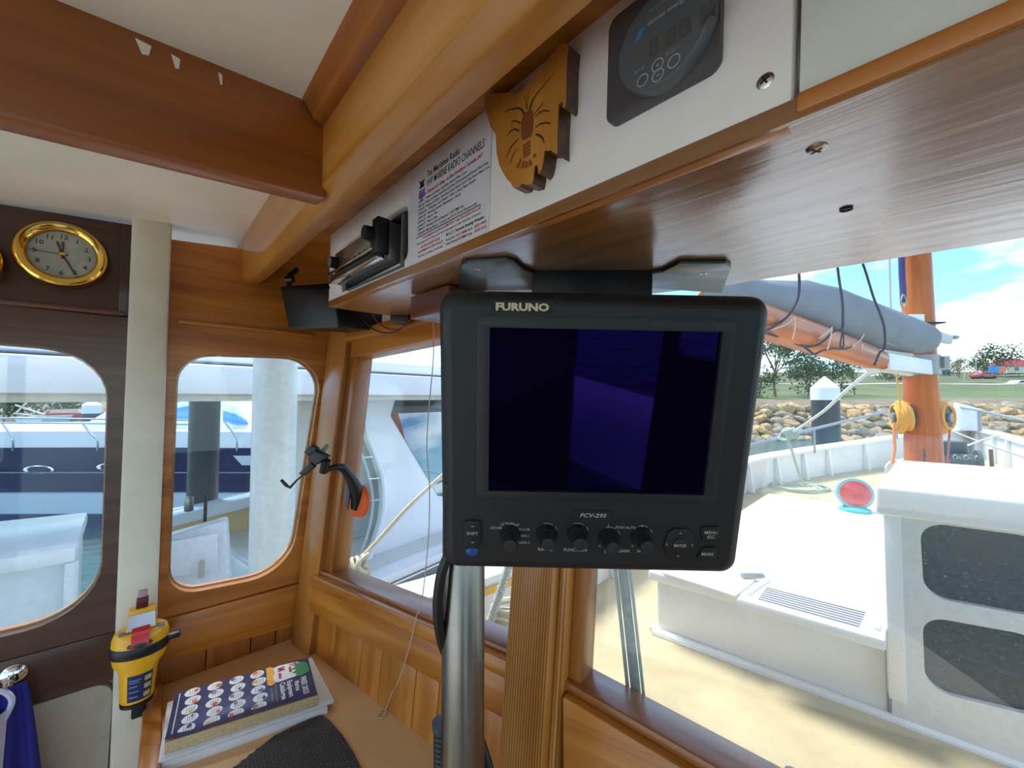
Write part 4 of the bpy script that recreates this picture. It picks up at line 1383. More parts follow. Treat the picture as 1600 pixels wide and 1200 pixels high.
hbar([(410, 500), (480, 550), (660, 400), (600, 320)], .872, .014, 'slide', K_hold)
MB().tube([hp(460, 540, .87), hp(380, 610, .868), hp(280, 720, .865), hp(220, 680, .865), hp(145, 600, .865)], [.0022, .0022, .003, .004, .0035], 8).build('sprung_jaw', plain('dark_chrome', (90, 84, 84), 0.2, 0.9), holder, world=True)

# ------------------------------------------------------------------ brass clocks
def clock(px, py, label, dial):
    c_ = su(px, py, .012)
    CKF = SWF @ T(c_.x, c_.y, -.012)
    ck = thing('brass_clock', label, 'clock', CKF, None)
    R_ = .064
    MB().lathe([(R_ * .9, 0), (R_ * .92, .012), (R_, .016), (R_ * 1.01, .022), (R_ * .97, .028), (R_ * .90, .031), (R_ * .82, .030), (R_ * .74, .026), (R_ * .71, .022)], 56, cap=False).build('bezel', K_brass, ck)
    fcx = MB().lathe([(R_ * .72, .018), (R_ * .72, .0185), (.0001, .0186)], 48).build('dial', plain('silver_dial', (176, 176, 166), 0.4, 0.2, var=0.12, scale=30), ck)
    nm = MB()
    for h in range(1, 13):
        a = math.pi / 2 - h * math.pi / 6
        if dial:
            nm.text(str(h), .0125, T(R_ * .565 * math.cos(a), R_ * .565 * math.sin(a) - .0045, .0190), .01, 0, 0, 'CENTER')
    nm.ink = True
    nm.build('numerals', plain('dial_ink', (58, 62, 48), 0.5), fcx, smooth=0)
    for ang, ln, wd_, nmn in ((109, .026, .0016, 'hour_hand'), (-62, .041, .0013, 'minute_hand'), (91, .026, .0014, 'alarm_hand'), (180, .043, .0005, 'second_hand')):
        a = math.radians(ang)
        MB().box((ln / 2 - .004, 0, .0200), (ln + .008, wd_ * 2, .0008), Matrix.Rotation(a, 4, 'Z')).build(nmn, plain('hand_brown', (84, 62, 44), 0.4), ck, smooth=0)
    MB().lathe([(.0042, .0186), (.004, .022), (.0001, .0225)], 16).build('hub', K_brass, ck)
    return ck
clock(97, 397, 'round brass clock with silver dial on the dark panel', True)
clock(-86, 399, 'brass rimmed instrument mostly cut off by the left picture edge', True)

# ------------------------------------------------------------------ yellow emergency beacon on the white post
ez = .078
e_c = su(214, 1090, ez)
EPF = SWF @ T(e_c.x, e_c.y, .078)
ep = thing('emergency_beacon', 'yellow emergency beacon with black band clipped to the white post', 'beacon', EPF)
K_yel = plain('beacon_yellow', (244, 178, 22), 0.35, coat=0.2, var=0.03)
def ell(y, rx, rz, n=36, tilt=0.0, dz=0.0):
    return [V((rx * math.cos(2 * math.pi * j / n), y + tilt * math.cos(2 * math.pi * j / n), dz - rz * math.sin(2 * math.pi * j / n))) for j in range(n)]
sW = (su(262, 985, ez).x - su(167, 1000, ez).x) / 2
k = sW / .056
MB().rings([ell(.0, .030 * k, .026 * k), ell(.003, .032 * k, .028 * k), ell(.055, .036 * k, .031 * k), ell(.066, .040 * k, .034 * k), ell(.076, .049 * k, .041 * k), ell(.094, .0535 * k, .0445 * k)]).build('body_shell', K_yel, ep)
MB().rings([ell(.092, .0545 * k, .0455 * k), ell(.095, .0565 * k, .0475 * k), ell(.108, .0570 * k, .0480 * k), ell(.112, .055 * k, .046 * k)]).build('black_band', K_black, ep)
MB().rings([ell(.110, .054 * k, .045 * k), ell(.124, .0535 * k, .0445 * k), ell(.133, .050 * k, .041 * k), ell(.137, .044 * k, .035 * k), ell(.138, .034 * k, .026 * k)]).build('cap', K_yel, ep)
hd = MB().box((.052 * k + .006, .106, .004), (.028, .012, .02)).build('release_lug', K_black, ep, bev=.004)
an = MB().rings([ell(-.001, .032 * k, .028 * k), ell(-.008, .031 * k, .027 * k)]).build('foot_rim', K_black, ep)
MB().box((.004, -.020, .004), (.022, .030, .016)).build('foot_tab', K_black, ep, bev=.004)
ab = MB().hexa([V((-.023, .135, .018)), V((.023, .135, .018)), V((.023, .135, -.018)), V((-.023, .135, -.018))], [V((-.020, .176, .008)), V((.020, .176, .008)), V((.020, .176, -.014)), V((-.020, .176, -.014))]).build('antenna_housing', K_yel, ep, bev=.004)
MB().hexa([V((-.021, .141, .0165)), V((.021, .141, .0165)), V((.021, .141, .019)), V((-.021, .141, .019))][::-1], [V((-.019, .168, .0105)), V((.019, .168, .0105)), V((.019, .168, .0125)), V((-.019, .168, .0125))][::-1]).build('lens', plain('strobe_lens', (176, 182, 196), 0.15, coat=0.8), ab)
MB().box((-.001, .185, -.003), (.018, .020, .016)).build('antenna_stub', plain('stub_dark_red', (92, 22, 30), 0.4), ep, bev=.002)
MB().box((-.001, .202, -.003), (.014, .014, .010)).build('antenna_tip', plain('tip_pink', (180, 150, 156), 0.4), ep, bev=.002)
MB().box((-.024, .1375, .014), (.016, .003, .014)).build('grey_pad', plain('pad_grey', (122, 122, 118), 0.5), ep, bev=.001)
MB().box((.028, .1375, .012), (.016, .003, .014)).build('grey_pad', plain('pad_grey', (122, 122, 118), 0.5), ep, bev=.001)
rd_ = MB()
sec = []
for y, z in ((.146, .021), (.142, .032), (.134, .043 * k), (.126, .049 * k), (.117, .050 * k)):
    sec.append([V((-.013, y, z)), V((.013, y, z)), V((.013, y - .002, z - .003)), V((-.013, y - .002, z - .003))])
rd_.rings(sec).build('red_seal', plain('seal_red', (214, 36, 32), 0.3), ep)
MB().ball((.0, .119, .0455 * k), (.019, .0065, .004), 20, 8).build('oval_button', plain('button_slate', (54, 60, 66), 0.35), ep)
def curved(y0, y1, a0, a1, off, n=10):
    r = []
    for y in (y0, y1):
        rx, rz = (.032 + (.036 - .032) * y / .055) * k + off, (.028 + (.031 - .028) * y / .055) * k + off
        r.append([V((rx * math.sin(a0 + (a1 - a0) * i / n), y, rz * math.cos(a0 + (a1 - a0) * i / n))) for i in range(n + 1)])
    return r
lb = MB().rings(curved(.006, .056, -.55, .85, .0006), cap=False, closed=False).build('instruction_label', plain('label_navy', (30, 44, 84), 0.4), ep)
t_ = MB()
for y0, y1, a0, a1 in ((.046, .048, -.45, .2), (.042, .0435, -.45, .1), (.034, .036, -.45, .0), (.024, .026, -.45, .1), (.014, .016, -.45, .05)):
    t_.rings(curved(y0, y1, a0, a1, .0010), cap=False, closed=False)
t_.ink = True
t_.build('label_print', plain('print_blue', (120, 146, 190), 0.5), lb)
t_ = MB()
for y0 in (.041, .026, .010):
    t_.rings(curved(y0, y0 + .009, .35, .75, .0010), cap=False, closed=False)
t_.ink = True
t_.build('label_pictures', plain('print_gold', (196, 176, 104), 0.5), lb)

# ------------------------------------------------------------------ hook with blue and white cloth, lower left
hk = su(20, 1056, .012)
HKF = SWF @ T(hk.x, hk.y, 0.004)
hook = thing('coat_hook', 'chrome coat hook on the dark rail holding the blue cloth', 'hook', HKF)
MB().lathe([(.017, 0), (.017, .003), (.012, .008), (.0001, .011)], 24).build('rose', K_chrome, hook)
MB().tube(spline([(0, 0, .004), (0, -.004, .022), (0, -.014, .034), (0, -.006, .046), (0, .012, .05)]), .0045, 10).build('prong', K_chrome, hook)
def drape(name, mat, x0, x1, wtop, bx0, bx1, ybot, zc, parent, amp=.008, waves=4, ytop=-.006, ph=0.0):
    rows, cols = 26, 44
    mb = MB()
    vs = []
    for j in range(rows + 1):
        t = j / rows
        w0 = x0 + (bx0 - x0) * (t ** .8)
        w1 = x1 + (bx1 - x1) * (t ** .8)
        for i in range(cols + 1):
            s_ = i / cols
            x = w0 + (w1 - w0) * s_
            z = zc + amp * (.35 + t) * math.sin(s_ * waves * 6.28 + ph + t * 1.2) + .012 * math.sin(s_ * 3.14)
            vs.append((x, ytop + (ybot - ytop) * t + .006 * math.sin(s_ * 9 + ph) * t, z))
    fs = [(j * (cols + 1) + i, (j + 1) * (cols + 1) + i, (j + 1) * (cols + 1) + i + 1, j * (cols + 1) + i + 1) for j in range(rows) for i in range(cols)]
    k_ = len(vs)
    mb.add(vs + [(a, b, c - .002) for a, b, c in vs], fs + [tuple(q + k_ for q in f[::-1]) for f in fs])
    return mb.build(name, mat, parent, smooth=60)
cloth = thing('blue_cloth', 'dark blue cloth with a white strap hanging from the chrome hook', 'cloth', SWF @ T(hk.x, hk.y, 0.0))
M_blue = plain('navy_cloth', (34, 36, 128), 0.75, var=0.15, scale=60, bump=0.3)
drape('blue_fabric', M_blue, -.03, .022, 0, -.09, .075, -.42, .045, cloth, waves=3.4, ytop=.0)
drape('white_strap', plain('white_cloth', (196, 196, 214), 0.7, var=0.06), -.012, .006, 0, -.06, .004, -.42, .068, cloth, .006, 1.6, ytop=-.03, ph=1.0)
lpz = spline([(-.012, -.05, .066), (-.02, -.02, .064), (-.006, .0, .058), (.010, -.02, .064), (.0, -.055, .066)])
MB().tube(lpz, .0042, 8).build('strap_loop', plain('white_cloth', (196, 196, 214), 0.7), cloth)
# ------------------------------------------------------------------ outside: water and land
def R(z):
    return CZ + z                       # heights given from the eye
ZW = R(-2.7)
wm, tW, bW = _new('harbour_water')
bW.inputs['Base Color'].default_value = s2l((60, 92, 92))
bW.inputs['Roughness'].default_value = 0.08
bW.inputs['IOR'].default_value = 1.33
_tc = tW.nodes.new('ShaderNodeTexCoord')
_mp = tW.nodes.new('ShaderNodeMapping')
_mp.inputs['Scale'].default_value = (0.8, 2.2, 1)
_n = tW.nodes.new('ShaderNodeTexNoise')
_n.inputs['Scale'].default_value = 1.3
_n.inputs['Detail'].default_value = 6
_b = tW.nodes.new('ShaderNodeBump')
_b.inputs['Strength'].default_value = 0.35
_b.inputs['Distance'].default_value = 0.25
tW.links.new(_tc.outputs['Object'], _mp.inputs['Vector'])
tW.links.new(_mp.outputs['Vector'], _n.inputs['Vector'])
tW.links.new(_n.outputs['Fac'], _b.inputs['Height'])
tW.links.new(_b.outputs['Normal'], bW.inputs['Normal'])
o = MB().add([(-400, -400, ZW), (400, -400, ZW), (400, 60, ZW), (-400, 60, ZW)], [(0, 1, 2, 3)]).build('water', wm, None, smooth=0)
tag(o, 'rippled green harbour water around the boats', 'water', kind='stuff')

def earth(name, c1, c2, c3, scale=0.6):
    if name in MATS:
        return MATS[name]
    m, t, b = _new(name)
    tcn = t.nodes.new('ShaderNodeTexCoord')
    n = t.nodes.new('ShaderNodeTexNoise')
    n.inputs['Scale'].default_value = scale
    n.inputs['Detail'].default_value = 9
    n.inputs['Roughness'].default_value = 0.7
    r = t.nodes.new('ShaderNodeValToRGB')
    e = r.color_ramp.elements
    e[0].position, e[0].color = 0.3, s2l(c1)
    e[1].position, e[1].color = 0.7, s2l(c3)
    e.new(0.5).color = s2l(c2)
    t.links.new(tcn.outputs['Object'], n.inputs['Vector'])
    t.links.new(n.outputs['Fac'], r.inputs['Fac'])
    t.links.new(r.outputs['Color'], b.inputs['Base Color'])
    b.inputs['Roughness'].default_value = 0.9
    MATS[name] = m
    return m
M_dirt = earth('dry_bank', (88, 76, 56), (120, 104, 80), (144, 126, 98))
M_grass = earth('park_grass', (66, 74, 40), (88, 96, 54), (112, 114, 70), 0.25)
M_grass2 = earth('bright_lawn', (70, 86, 38), (88, 104, 50), (108, 120, 64), 0.3)
M_road = plain('asphalt', (128, 130, 134), 0.8, scale=3)
M_kerb = plain('pale_kerb', (206, 200, 186), 0.7, scale=3)
def band(name, prof, mat, label, x0=-160, x1=260):
    n = 60
    mb = MB()
    vs = []
    for i in range(n + 1):
        x = x0 + (x1 - x0) * i / n
        for Y, z in prof:
            wob = .0 if name in ('road', 'kerb') else .12 * math.sin(x * .35 + Y)
            vs.append((x, Y + wob, R(z) + .1 * math.sin(x * .21 + Y * .4)))
    m = len(prof)
    mb.add(vs, [(i * m + j, (i + 1) * m + j, (i + 1) * m + j + 1, i * m + j + 1) for i in range(n) for j in range(m - 1)])
    return struct(mb.build(name, mat, None, smooth=60), label, 'ground')
band('rock_bed', [(24, -3.4), (25.4, -2.6), (28.6, -1.05)], earth('bank_stone', (84, 74, 60), (118, 104, 84), (140, 124, 100), 1.5), 'stony bank under the boulders')
band('dirt_strip', [(28.6, -1.05), (31, -.78), (36, -.42), (42, -.1)], M_dirt, 'bare brown dirt strip behind the boulders')
band('lawn', [(42, -.1), (50, .32), (60, .95)], M_grass2, 'bright lawn strip on the shore')
band('grass_bank', [(60, .95), (68, 1.9), (74, 2.6)], M_grass, 'grass bank below the road')
band('kerb', [(74, 2.6), (74.8, 2.72)], M_kerb, 'pale kerb of the shore road')
band('road', [(74.8, 2.7), (80, 2.85)], M_road, 'grey road on the shore')
band('hill', [(80, 2.85), (100, 5.2), (150, 9.5), (260, 17)], M_grass, 'grassy rise beyond the road')

# boulders of the sea wall
M_rock = [earth('boulder_tan', (120, 100, 72), (170, 146, 108), (206, 184, 146), 2.0), earth('boulder_gold', (132, 106, 70), (176, 146, 100), (204, 178, 134), 2.0), earth('boulder_grey', (100, 88, 72), (146, 132, 110), (178, 164, 140), 2.0)]
rocks = []
for k in range(9):
    bm = bmesh.new()
    bmesh.ops.create_icosphere(bm, subdivisions=2, radius=1)
    rr = random.Random(k)
    ax = [V((rr.gauss(0, 1), rr.gauss(0, 1), rr.gauss(0, 1))).normalized() for _ in range(9)]
    dd_ = [rr.uniform(.62, .9) for _ in ax]
    for v_ in bm.verts:
        for a, d in zip(ax, dd_):
            s_ = v_.co.dot(a)
            if s_ > d:
                v_.co -= a * (s_ - d) * .85
        v_.co += V((rr.gauss(0, 1), rr.gauss(0, 1), rr.gauss(0, 1))) * .02
    me = bpy.data.meshes.new('boulder')
    bm.to_mesh(me)
    bm.free()
    me.materials.append(M_rock[k % 3])
    rocks.append(me)
rr = random.Random(5)
nr = 0
for row in range(6):
    t = row / 5
    Y = 25.2 + t * 3.5
    z = -2.75 + t * 1.85
    X = 15.2 + rr.uniform(0, .5)
    while X < 37:
        px = 800 + FPX * X / Y
        s_ = rr.uniform(.30, .62) * (1.25 if row == 5 else 1.0)
        if px < 1640 and not (1418 < px < 1468):
            o = bpy.data.objects.new('boulder', rr.choice(rocks))
            COL.objects.link(o)
            o.location = (X, Y + rr.uniform(-.2, .2), R(z) + rr.uniform(-.05, .12))
            o.rotation_euler = (rr.uniform(-.5, .5), rr.uniform(-.5, .5), rr.uniform(0, 6.3))
            o.scale = (s_ * rr.uniform(1.0, 1.5), s_, s_ * rr.uniform(.65, .95))
            kc = ('tan', 'golden', 'greyish')[rocks.index(o.data) % 3]
            tag(o, 'weathered ' + kc + ' boulder ' + ('at the waterline of' if row < 2 else 'halfway up' if row < 4 else 'along the top of') + ' the far rock wall', 'boulder', 'boulders of the shore rock wall')
            nr += 1
        X += s_ * rr.uniform(1.35, 1.9)

# trees
leafm = {}
def leaf_mat(name, c):
    if name not in leafm:
        leafm[name] = earth('leaf_' + name, tuple(x * .62 for x in c), c, tuple(min(255, x * 1.3) for x in c), 1.2)
    return leafm[name]
M_bark = earth('gum_bark', (92, 78, 66), (128, 112, 98), (160, 146, 130), 3)
def tree(X, Y, z, H, Wd, n, mat, label, seed, airy=True, name='gum_tree'):
    rr = random.Random(seed)
    root = thing(name, label, 'tree', (X, Y, R(z)), 'trees on the far shore')
    tr = MB()
    tops = []
    tr.tube([(0, 0, -.3), (rr.uniform(-.3, .3), 0, H * .3), (rr.uniform(-.5, .5), 0, H * .55)], [H * .022, H * .017, H * .011], 7)
    for b in range(7 if airy else 5):
        a = rr.uniform(0, 6.28)
        e = V((math.cos(a) * Wd * rr.uniform(.35, .95), math.sin(a) * Wd * rr.uniform(.3, .8), H * rr.uniform(.55, .97)))
        s_ = V((0, 0, H * rr.uniform(.25, .5)))
        mid = s_.lerp(e, .55) + V((0, 0, H * .05))
        tr.tube([s_, mid, e], [H * .009, H * .006, H * .002], 5)
        tops += [e, s_.lerp(e, .75), e + V((rr.uniform(-1, 1), rr.uniform(-1, 1), rr.uniform(-.3, .6))) * Wd * .25]
    if not airy:
        tops += [V((rr.uniform(-1, 1) * Wd * .7, rr.uniform(-1, 1) * Wd * .6, H * rr.uniform(.12, .75))) for _ in range(12)]
    tr.build('trunk', M_bark, root)
    lf = MB()
    vs, fs = [], []
    for i in range(n):
        c = rr.choice(tops)
        sp = Wd * (.16 if airy else .28)
        p = c + V((rr.gauss(0, sp), rr.gauss(0, sp), rr.gauss(0, sp * .6)))
        if p.z < .15:
            continue
        u = V((rr.gauss(0, 1), rr.gauss(0, 1), rr.gauss(0, 1))).normalized()
        q = u.cross(V((rr.gauss(0, 1), rr.gauss(0, 1), rr.gauss(0, 1)))).normalized()
        s_ = rr.uniform(.6, 1.3) * (Wd * (.055 if airy else .085))
        k = len(vs)
        vs += [p - u * s_, p + q * s_ * .5, p + u * s_, p - q * s_ * .5]
        fs.append((k, k + 1, k + 2, k + 3))
    lf.add(vs, fs)
    o = lf.build('foliage', mat, root, smooth=0)
    o['kind'] = 'stuff'
    return root
G1, G2, G3 = leaf_mat('gum', (92, 110, 66)), leaf_mat('dark', (62, 84, 46)), leaf_mat('dry', (126, 104, 62))
def px_tree(px, Y, ytop, ybase, wpx, n, mat, label, seed, airy=True, name='gum_tree'):
    p0, p1 = at(px, ybase, Y), at(px, ytop, Y)
    tree(p0.x, Y, p0.z - CZ, p1.z - p0.z, wpx / FPX * Y / 2, n, mat, label, seed, airy, name)
px_tree(1212, 46, 512, 626, 92, 2600, G1, 'tall airy gum tree just right of the black display', 1)
px_tree(1262, 48, 552, 624, 54, 1500, G2, 'dense dark tree left of the white capped pile', 2, False)
px_tree(1302, 50, 548, 622, 58, 1400, G2, 'dark bushy tree behind the white capped pile', 3, False)
px_tree(1336, 52, 562, 618, 44, 900, G1, 'grey green gum under the furled sail', 4)
px_tree(1186, 44, 572, 630, 48, 1000, G2, 'low dark bush beside the display edge', 5, False, 'bush')
px_tree(1558, 100, 541, 588, 44, 1200, G2, 'round dark tree left of the red roofed house', 6, False)
px_tree(1496, 104, 556, 588, 32, 700, G1, 'thin grey tree on the skyline right of the mast', 7)
px_tree(1500, 96, 566, 590, 22, 700, G3, 'russet bush by the road right of the mast', 8, False, 'bush')
px_tree(1528, 108, 558, 590, 30, 700, G2, 'small dark tree on the skyline between two others', 9, False)
px_tree(1592, 118, 552, 586, 28, 700, G2, 'dark tree behind the red roofed house', 10, False)
px_tree(1392, 90, 575, 596, 40, 700, G2, 'low dark trees edge seen under the boom end', 11, False)
px_tree(1484, 120, 562, 586, 30, 800, G2, 'small dark tree directly right of the boom band', 15, False)
px_tree(1545, 122, 560, 584, 40, 800, G1, 'olive tree just left of the round dark tree', 16, False)
px_tree(1615, 112, 548, 584, 40, 800, G1, 'olive tree at the right picture edge behind the red roof', 17, False)
px_tree(6, 26.5, 590, 654, 80, 1300, G2, 'leafy dark tree at the far left seen through the door window', 12, False)
px_tree(58, 27, 596, 654, 80, 1300, G1, 'olive tree beside the far left tree in the door window', 13, False)
px_tree(112, 27.5, 604, 652, 60, 1200, G2, 'dark tree nearest the white capped pile in the door window', 14, False)

# houses, sign, car, lamp posts on the shore
def house(px0, px1, yb, ye, yr, Y, wallc, roofc, label, group=None):
    a, b = at(px0, yb, Y), at(px1, yb, Y)
    he, hr_ = at(px0, ye, Y).z, at(px0, yr, Y).z
    dpt = (b.x - a.x) * .7
    h = thing('house', label, 'house', (a + b) / 2, group)
    MB().hexa([a, b, b + V((0, dpt, 0)), a + V((0, dpt, 0))], [V((p.x, p.y, he)) for p in (a, b, b + V((0, dpt, 0)), a + V((0, dpt, 0)))]).build('walls', wallc, h, world=True)
    e_ = .3
    r0, r1 = V((a.x - e_, a.y - e_, he)), V((b.x + e_, a.y - e_, he))
    r2, r3 = V((b.x + e_, a.y + dpt + e_, he)), V((a.x - e_, a.y + dpt + e_, he))
    t0, t1 = V((a.x + dpt * .3, a.y + dpt / 2, hr_)), V((b.x - dpt * .3, a.y + dpt / 2, hr_))
    MB().add([r0, r1, r2, r3, t0, t1], [(0, 1, 5, 4), (1, 2, 5), (2, 3, 4, 5), (3, 0, 4), (3, 2, 1, 0)]).build('roof', roofc, h, world=True, smooth=0)
    for f in (.25, .65):
        w0 = a.lerp(b, f) + V((0, -.03, (he - a.z) * .35))
        MB().box((w0.x + .5, w0.y, w0.z + .5), (1.0, .06, 1.0)).build('window', plain('far_pane', (70, 84, 98), 0.2), h, world=True)
    return h
W_wall = plain('house_cream', (214, 204, 184), 0.8, scale=2)
house(1574, 1622, 583, 572, 558, 104, W_wall, plain('red_roof', (150, 52, 58), 0.7, scale=2), 'cream house with a red roof at the right picture edge')
house(1468, 1486, 590, 578, 570, 112, plain('grey_wall', (150, 156, 160), 0.8, scale=2), plain('slate_roof', (120, 126, 132), 0.7, scale=2), 'small grey shed among the skyline trees')
house(1176, 1196, 594, 586, 580, 120, W_wall, plain('pale_roof', (196, 190, 180), 0.7), 'pale house glimpsed behind the gum tree')
house(1370, 1384, 593, 587, 584, 110, W_wall, plain('pale_roof', (196, 190, 180), 0.7), 'tiny pale house under the furled sail')
p = at(1558, 577, 90)
sg_ = thing('roadside_sign', 'bright blue and orange roadside sign by the road', 'sign', at(1558, 590, 90))
MB().box((p.x - .8, p.y, p.z), (2.3, .15, 1.5)).build('blue_board', plain('sign_blue', (40, 140, 214), 0.5), sg_, world=True)
MB().box((p.x + 1.2, p.y, p.z), (1.5, .15, 1.4)).build('orange_board', plain('sign_orange', (226, 130, 92), 0.5), sg_, world=True)
for dx in (-1.4, 1.5):
    q = at(1558, 592, 90)
    MB().cyl((p.x + dx, p.y, q.z - 1), (p.x + dx, p.y, p.z), .06, None, 8).build('post', K_steel, sg_, world=True)
def car(px, py, Y, col, label):
    g = at(px, py, Y)
    c = thing('car', label, 'car', g)
    prof = [(-2.1, .35), (2.1, .35), (2.15, .75), (1.3, .9), (.6, 1.4), (-.9, 1.42), (-1.6, .95), (-2.15, .85)]
    mb = MB().prism(prof, -.85, .85, (), frame(g, (1, 0, 0), (0, -1, 0)))
    mb.build('body', col, c, world=True, bev=.08)
    MB().prism([(.52, 1.32), (-.82, 1.34), (-1.35, .98), (1.05, .95)], -.87, .87, (), frame(g, (1, 0, 0), (0, -1, 0))).build('windows', plain('car_glass', (40, 46, 54), 0.1), c, world=True)
    for x in (-1.3, 1.3):
        MB().cyl(g + V((x, -.9, .33)), g + V((x, .9, .33)), .33, None, 14).build('wheel', K_soft, c, world=True)
car(1537, 592, 82, plain('car_red', (178, 66, 70), 0.3), 'red car parked by the road under the blue sign')
car(1594, 606, 74, plain('car_white', (214, 214, 212), 0.3), 'white car at the right edge on the road')
for x, y0, y1, lb_ in ((1507, 597, 562, 'thin street lamp post right of the mast'), (1525, 588, 548, 'power pole on the skyline between the trees')):
    Y = 82
    a, b = at(x, y0, Y), at(x, y1, Y)
    l = thing('lamp_post', lb_, 'post', a)
    MB().cyl(a, b, .09, .06, 8).build('pole', plain('pole_grey', (176, 172, 164), 0.6), l, world=True)
    MB().box((b.x + .3, b.y, b.z), (.8, .15, .1)).build('arm', plain('pole_grey', (176, 172, 164), 0.6), l, world=True)

# ------------------------------------------------------------------ mooring piles
K_sleeve = plain('black_sleeve', (40, 44, 48), 0.45, var=0.25, scale=6)
K_cap = plain('pile_white', (232, 234, 238), 0.45)
def pile(px, Y, dpx, ytip, ysh, ycap, label):
    r = dpx / 2 / FPX * Y
    c = at(px, 650, Y)
    ln = math.hypot(c.x, Y) / Y
    r = r / ln
    g = thing('mooring_pile', label, 'pile', (c.x, c.y, ZW - .6))
    zt_, zs, zc2 = at(px, ytip, Y).z, at(px, ysh, Y).z, at(px, ycap, Y).z
    MB().lathe([(r, ZW - .6), (r, zc2)], 28, Matrix.Translation((c.x, c.y, 0))).build('sleeve', K_sleeve, g, world=True)
    if zt_ > zs + .01:
        MB().lathe([(r * 1.03, zc2), (r * 1.03, zs), (r * .05, zt_), (.0001, zt_)], 28, Matrix.Translation((c.x, c.y, 0))).build('white_cap', K_cap, g, world=True)
pile(1290, 7.6, 46, 588, 606, 625, 'black mooring pile with a white conical cap right of the display')
pile(143, 16.0, 31, 623, 633, 646, 'distant pile with white conical cap in the door window')
pile(320, 4.0, 50, 625, 625, 626, 'flat topped black pile in the rounded port window')

# ------------------------------------------------------------------ own foredeck
M_hullw = plain('gloss_white', (234, 234, 232), 0.3, var=0.02, scale=6)
M_deck = earth('buff_deck', (178, 161, 126), (190, 174, 138), (202, 186, 150), 5.0)
port = [(-2.75, -.40), (-1.5, .74), (-.10, 1.72), (1.2, 2.98), (2.48, 4.20), (3.5, 4.78), (4.5, 5.22), (6.0, 5.82), (7.3, 6.25)]
stbd = [(7.3, 6.25), (6.95, 5.6), (6.3, 4.7), (5.5, 3.2), (4.6, 1.5), (3.4, -.3)]
def capz(s):
    return R(-.73 + .26 * max(0, s) ** 1.6)
def deckz(s):
    return R(-1.05 + .12 * max(0, s))
def run(pl):
    sp = spline([V((a, b, 0)) for a, b in pl], 6)
    return sp
pr, sr = run(port), run(stbd)
def fwdness(p):
    return max(0, min(1, (p.x * fwh.x + p.y * fwh.y - 1.2) / 8.3))
dk = MB()
fl0, fl1 = FWF @ V((-.28, 0, -.05)), FWF @ V((1.9, 0, -.05))
dline = [V((p.x, p.y, deckz(fwdness(p)))) for p in pr[12:]] + [V((p.x, p.y, deckz(fwdness(p)))) for p in sr[1:-4]] + [V((fl1.x + .6, fl1.y - .3, deckz(0))), V((fl1.x, fl1.y, deckz(0))), V((fl0.x, fl0.y, deckz(0)))]
tri = tessellate_polygon([[V((p.x, p.y, 0)) for p in dline]])
dk.add(dline, [t_ if (dline[t_[1]] - dline[t_[0]]).cross(dline[t_[2]] - dline[t_[0]]).z > 0 else t_[::-1] for t_ in tri])
dko = dk.build('deck', M_deck, None, smooth=0)
struct(dko, 'buff painted foredeck of the boat', 'deck')

def bulwark(line, inward, label, ribs):
    g = thing('bulwark', label, 'bulwark', (line[0].x, line[0].y, deckz(0)))
    ins, cap = [], []
    n = len(line)
    for i, p in enumerate(line):
        d = (line[min(i + 1, n - 1)] - line[max(i - 1, 0)]).normalized()
        q = V((d.y, -d.x, 0)) * inward           # towards the deck
        s = fwdness(p)
        zc_, zd = capz(s), deckz(s)
        a = p + q * .03
        b = p - q * .03
        fl = -q * .05
        ins.append([V((a.x, a.y, zd - .05)), V((a.x, a.y, zc_ - .03)), V((b.x, b.y, zc_ - .03)), V((b.x, b.y, zc_ - .3)), V((b.x + q.x * .25 * (1 - s), b.y + q.y * .25 * (1 - s), ZW - .3))])
        c, e = p + q * .075, p - q * .085
        cap.append([V((c.x, c.y, zc_ - .035)), V((c.x, c.y, zc_ - .008)), V((c.x - q.x * .012, c.y - q.y * .012, zc_)), V((e.x + q.x * .012, e.y + q.y * .012, zc_)), V((e.x, e.y, zc_ - .008)), V((e.x, e.y, zc_ - .035))])
    MB().rings(ins, cap=False, closed=False).build('planking', M_hullw, g, world=True)
    MB().rings(cap).build('cap_rail', M_hullw, g, world=True)
    for i in ribs:
        p = line[i]
        d = (line[min(i + 1, n - 1)] - line[max(i - 1, 0)]).normalized()
        q = V((d.y, -d.x, 0)) * inward
        s = fwdness(p)
        zd, zc_ = deckz(s), capz(s)
        a, b = p + q * .03, p + q * .10
        e = p + q * .065
        t_ = d * .022
        MB().hexa([V((*(a - t_).xy, zd)), V((*(b - t_).xy, zd)), V((*(b + t_).xy, zd)), V((*(a + t_).xy, zd))], [V((*(a - t_).xy, zc_ - .035)), V((*(e - t_).xy, zc_ - .035)), V((*(e + t_).xy, zc_ - .035)), V((*(a + t_).xy, zc_ - .035))]).build('frame_timber', M_hullw, g, world=True, bev=.004)
    return g
bw = bulwark(pr, 1, 'white port bulwark curving forward to the bow', [15, 18, 21, 24, 27, 30, 33, 37, 41, 44])
st_pts = []
for i in range(10, 22):
    p = pr[i]
    d = (pr[i + 1] - pr[i - 1]).normalized()
    q = V((d.y, -d.x, 0)) * .033
    z = capz(fwdness(p)) - .10
    st_pts.append([V((p.x + q.x, p.y + q.y, z)), V((p.x + q.x * 1.15, p.y + q.y * 1.15, z)), V((p.x + q.x * 1.15, p.y + q.y * 1.15, z + .03)), V((p.x + q.x, p.y + q.y, z + .03))])
MB().rings(st_pts).build('yellow_stripe', plain('stripe_yellow', (232, 178, 40), 0.4), bw, world=True)
bulwark(sr, 1, 'white starboard bulwark falling back from the bow', [3, 6, 9, 12, 15, 18])

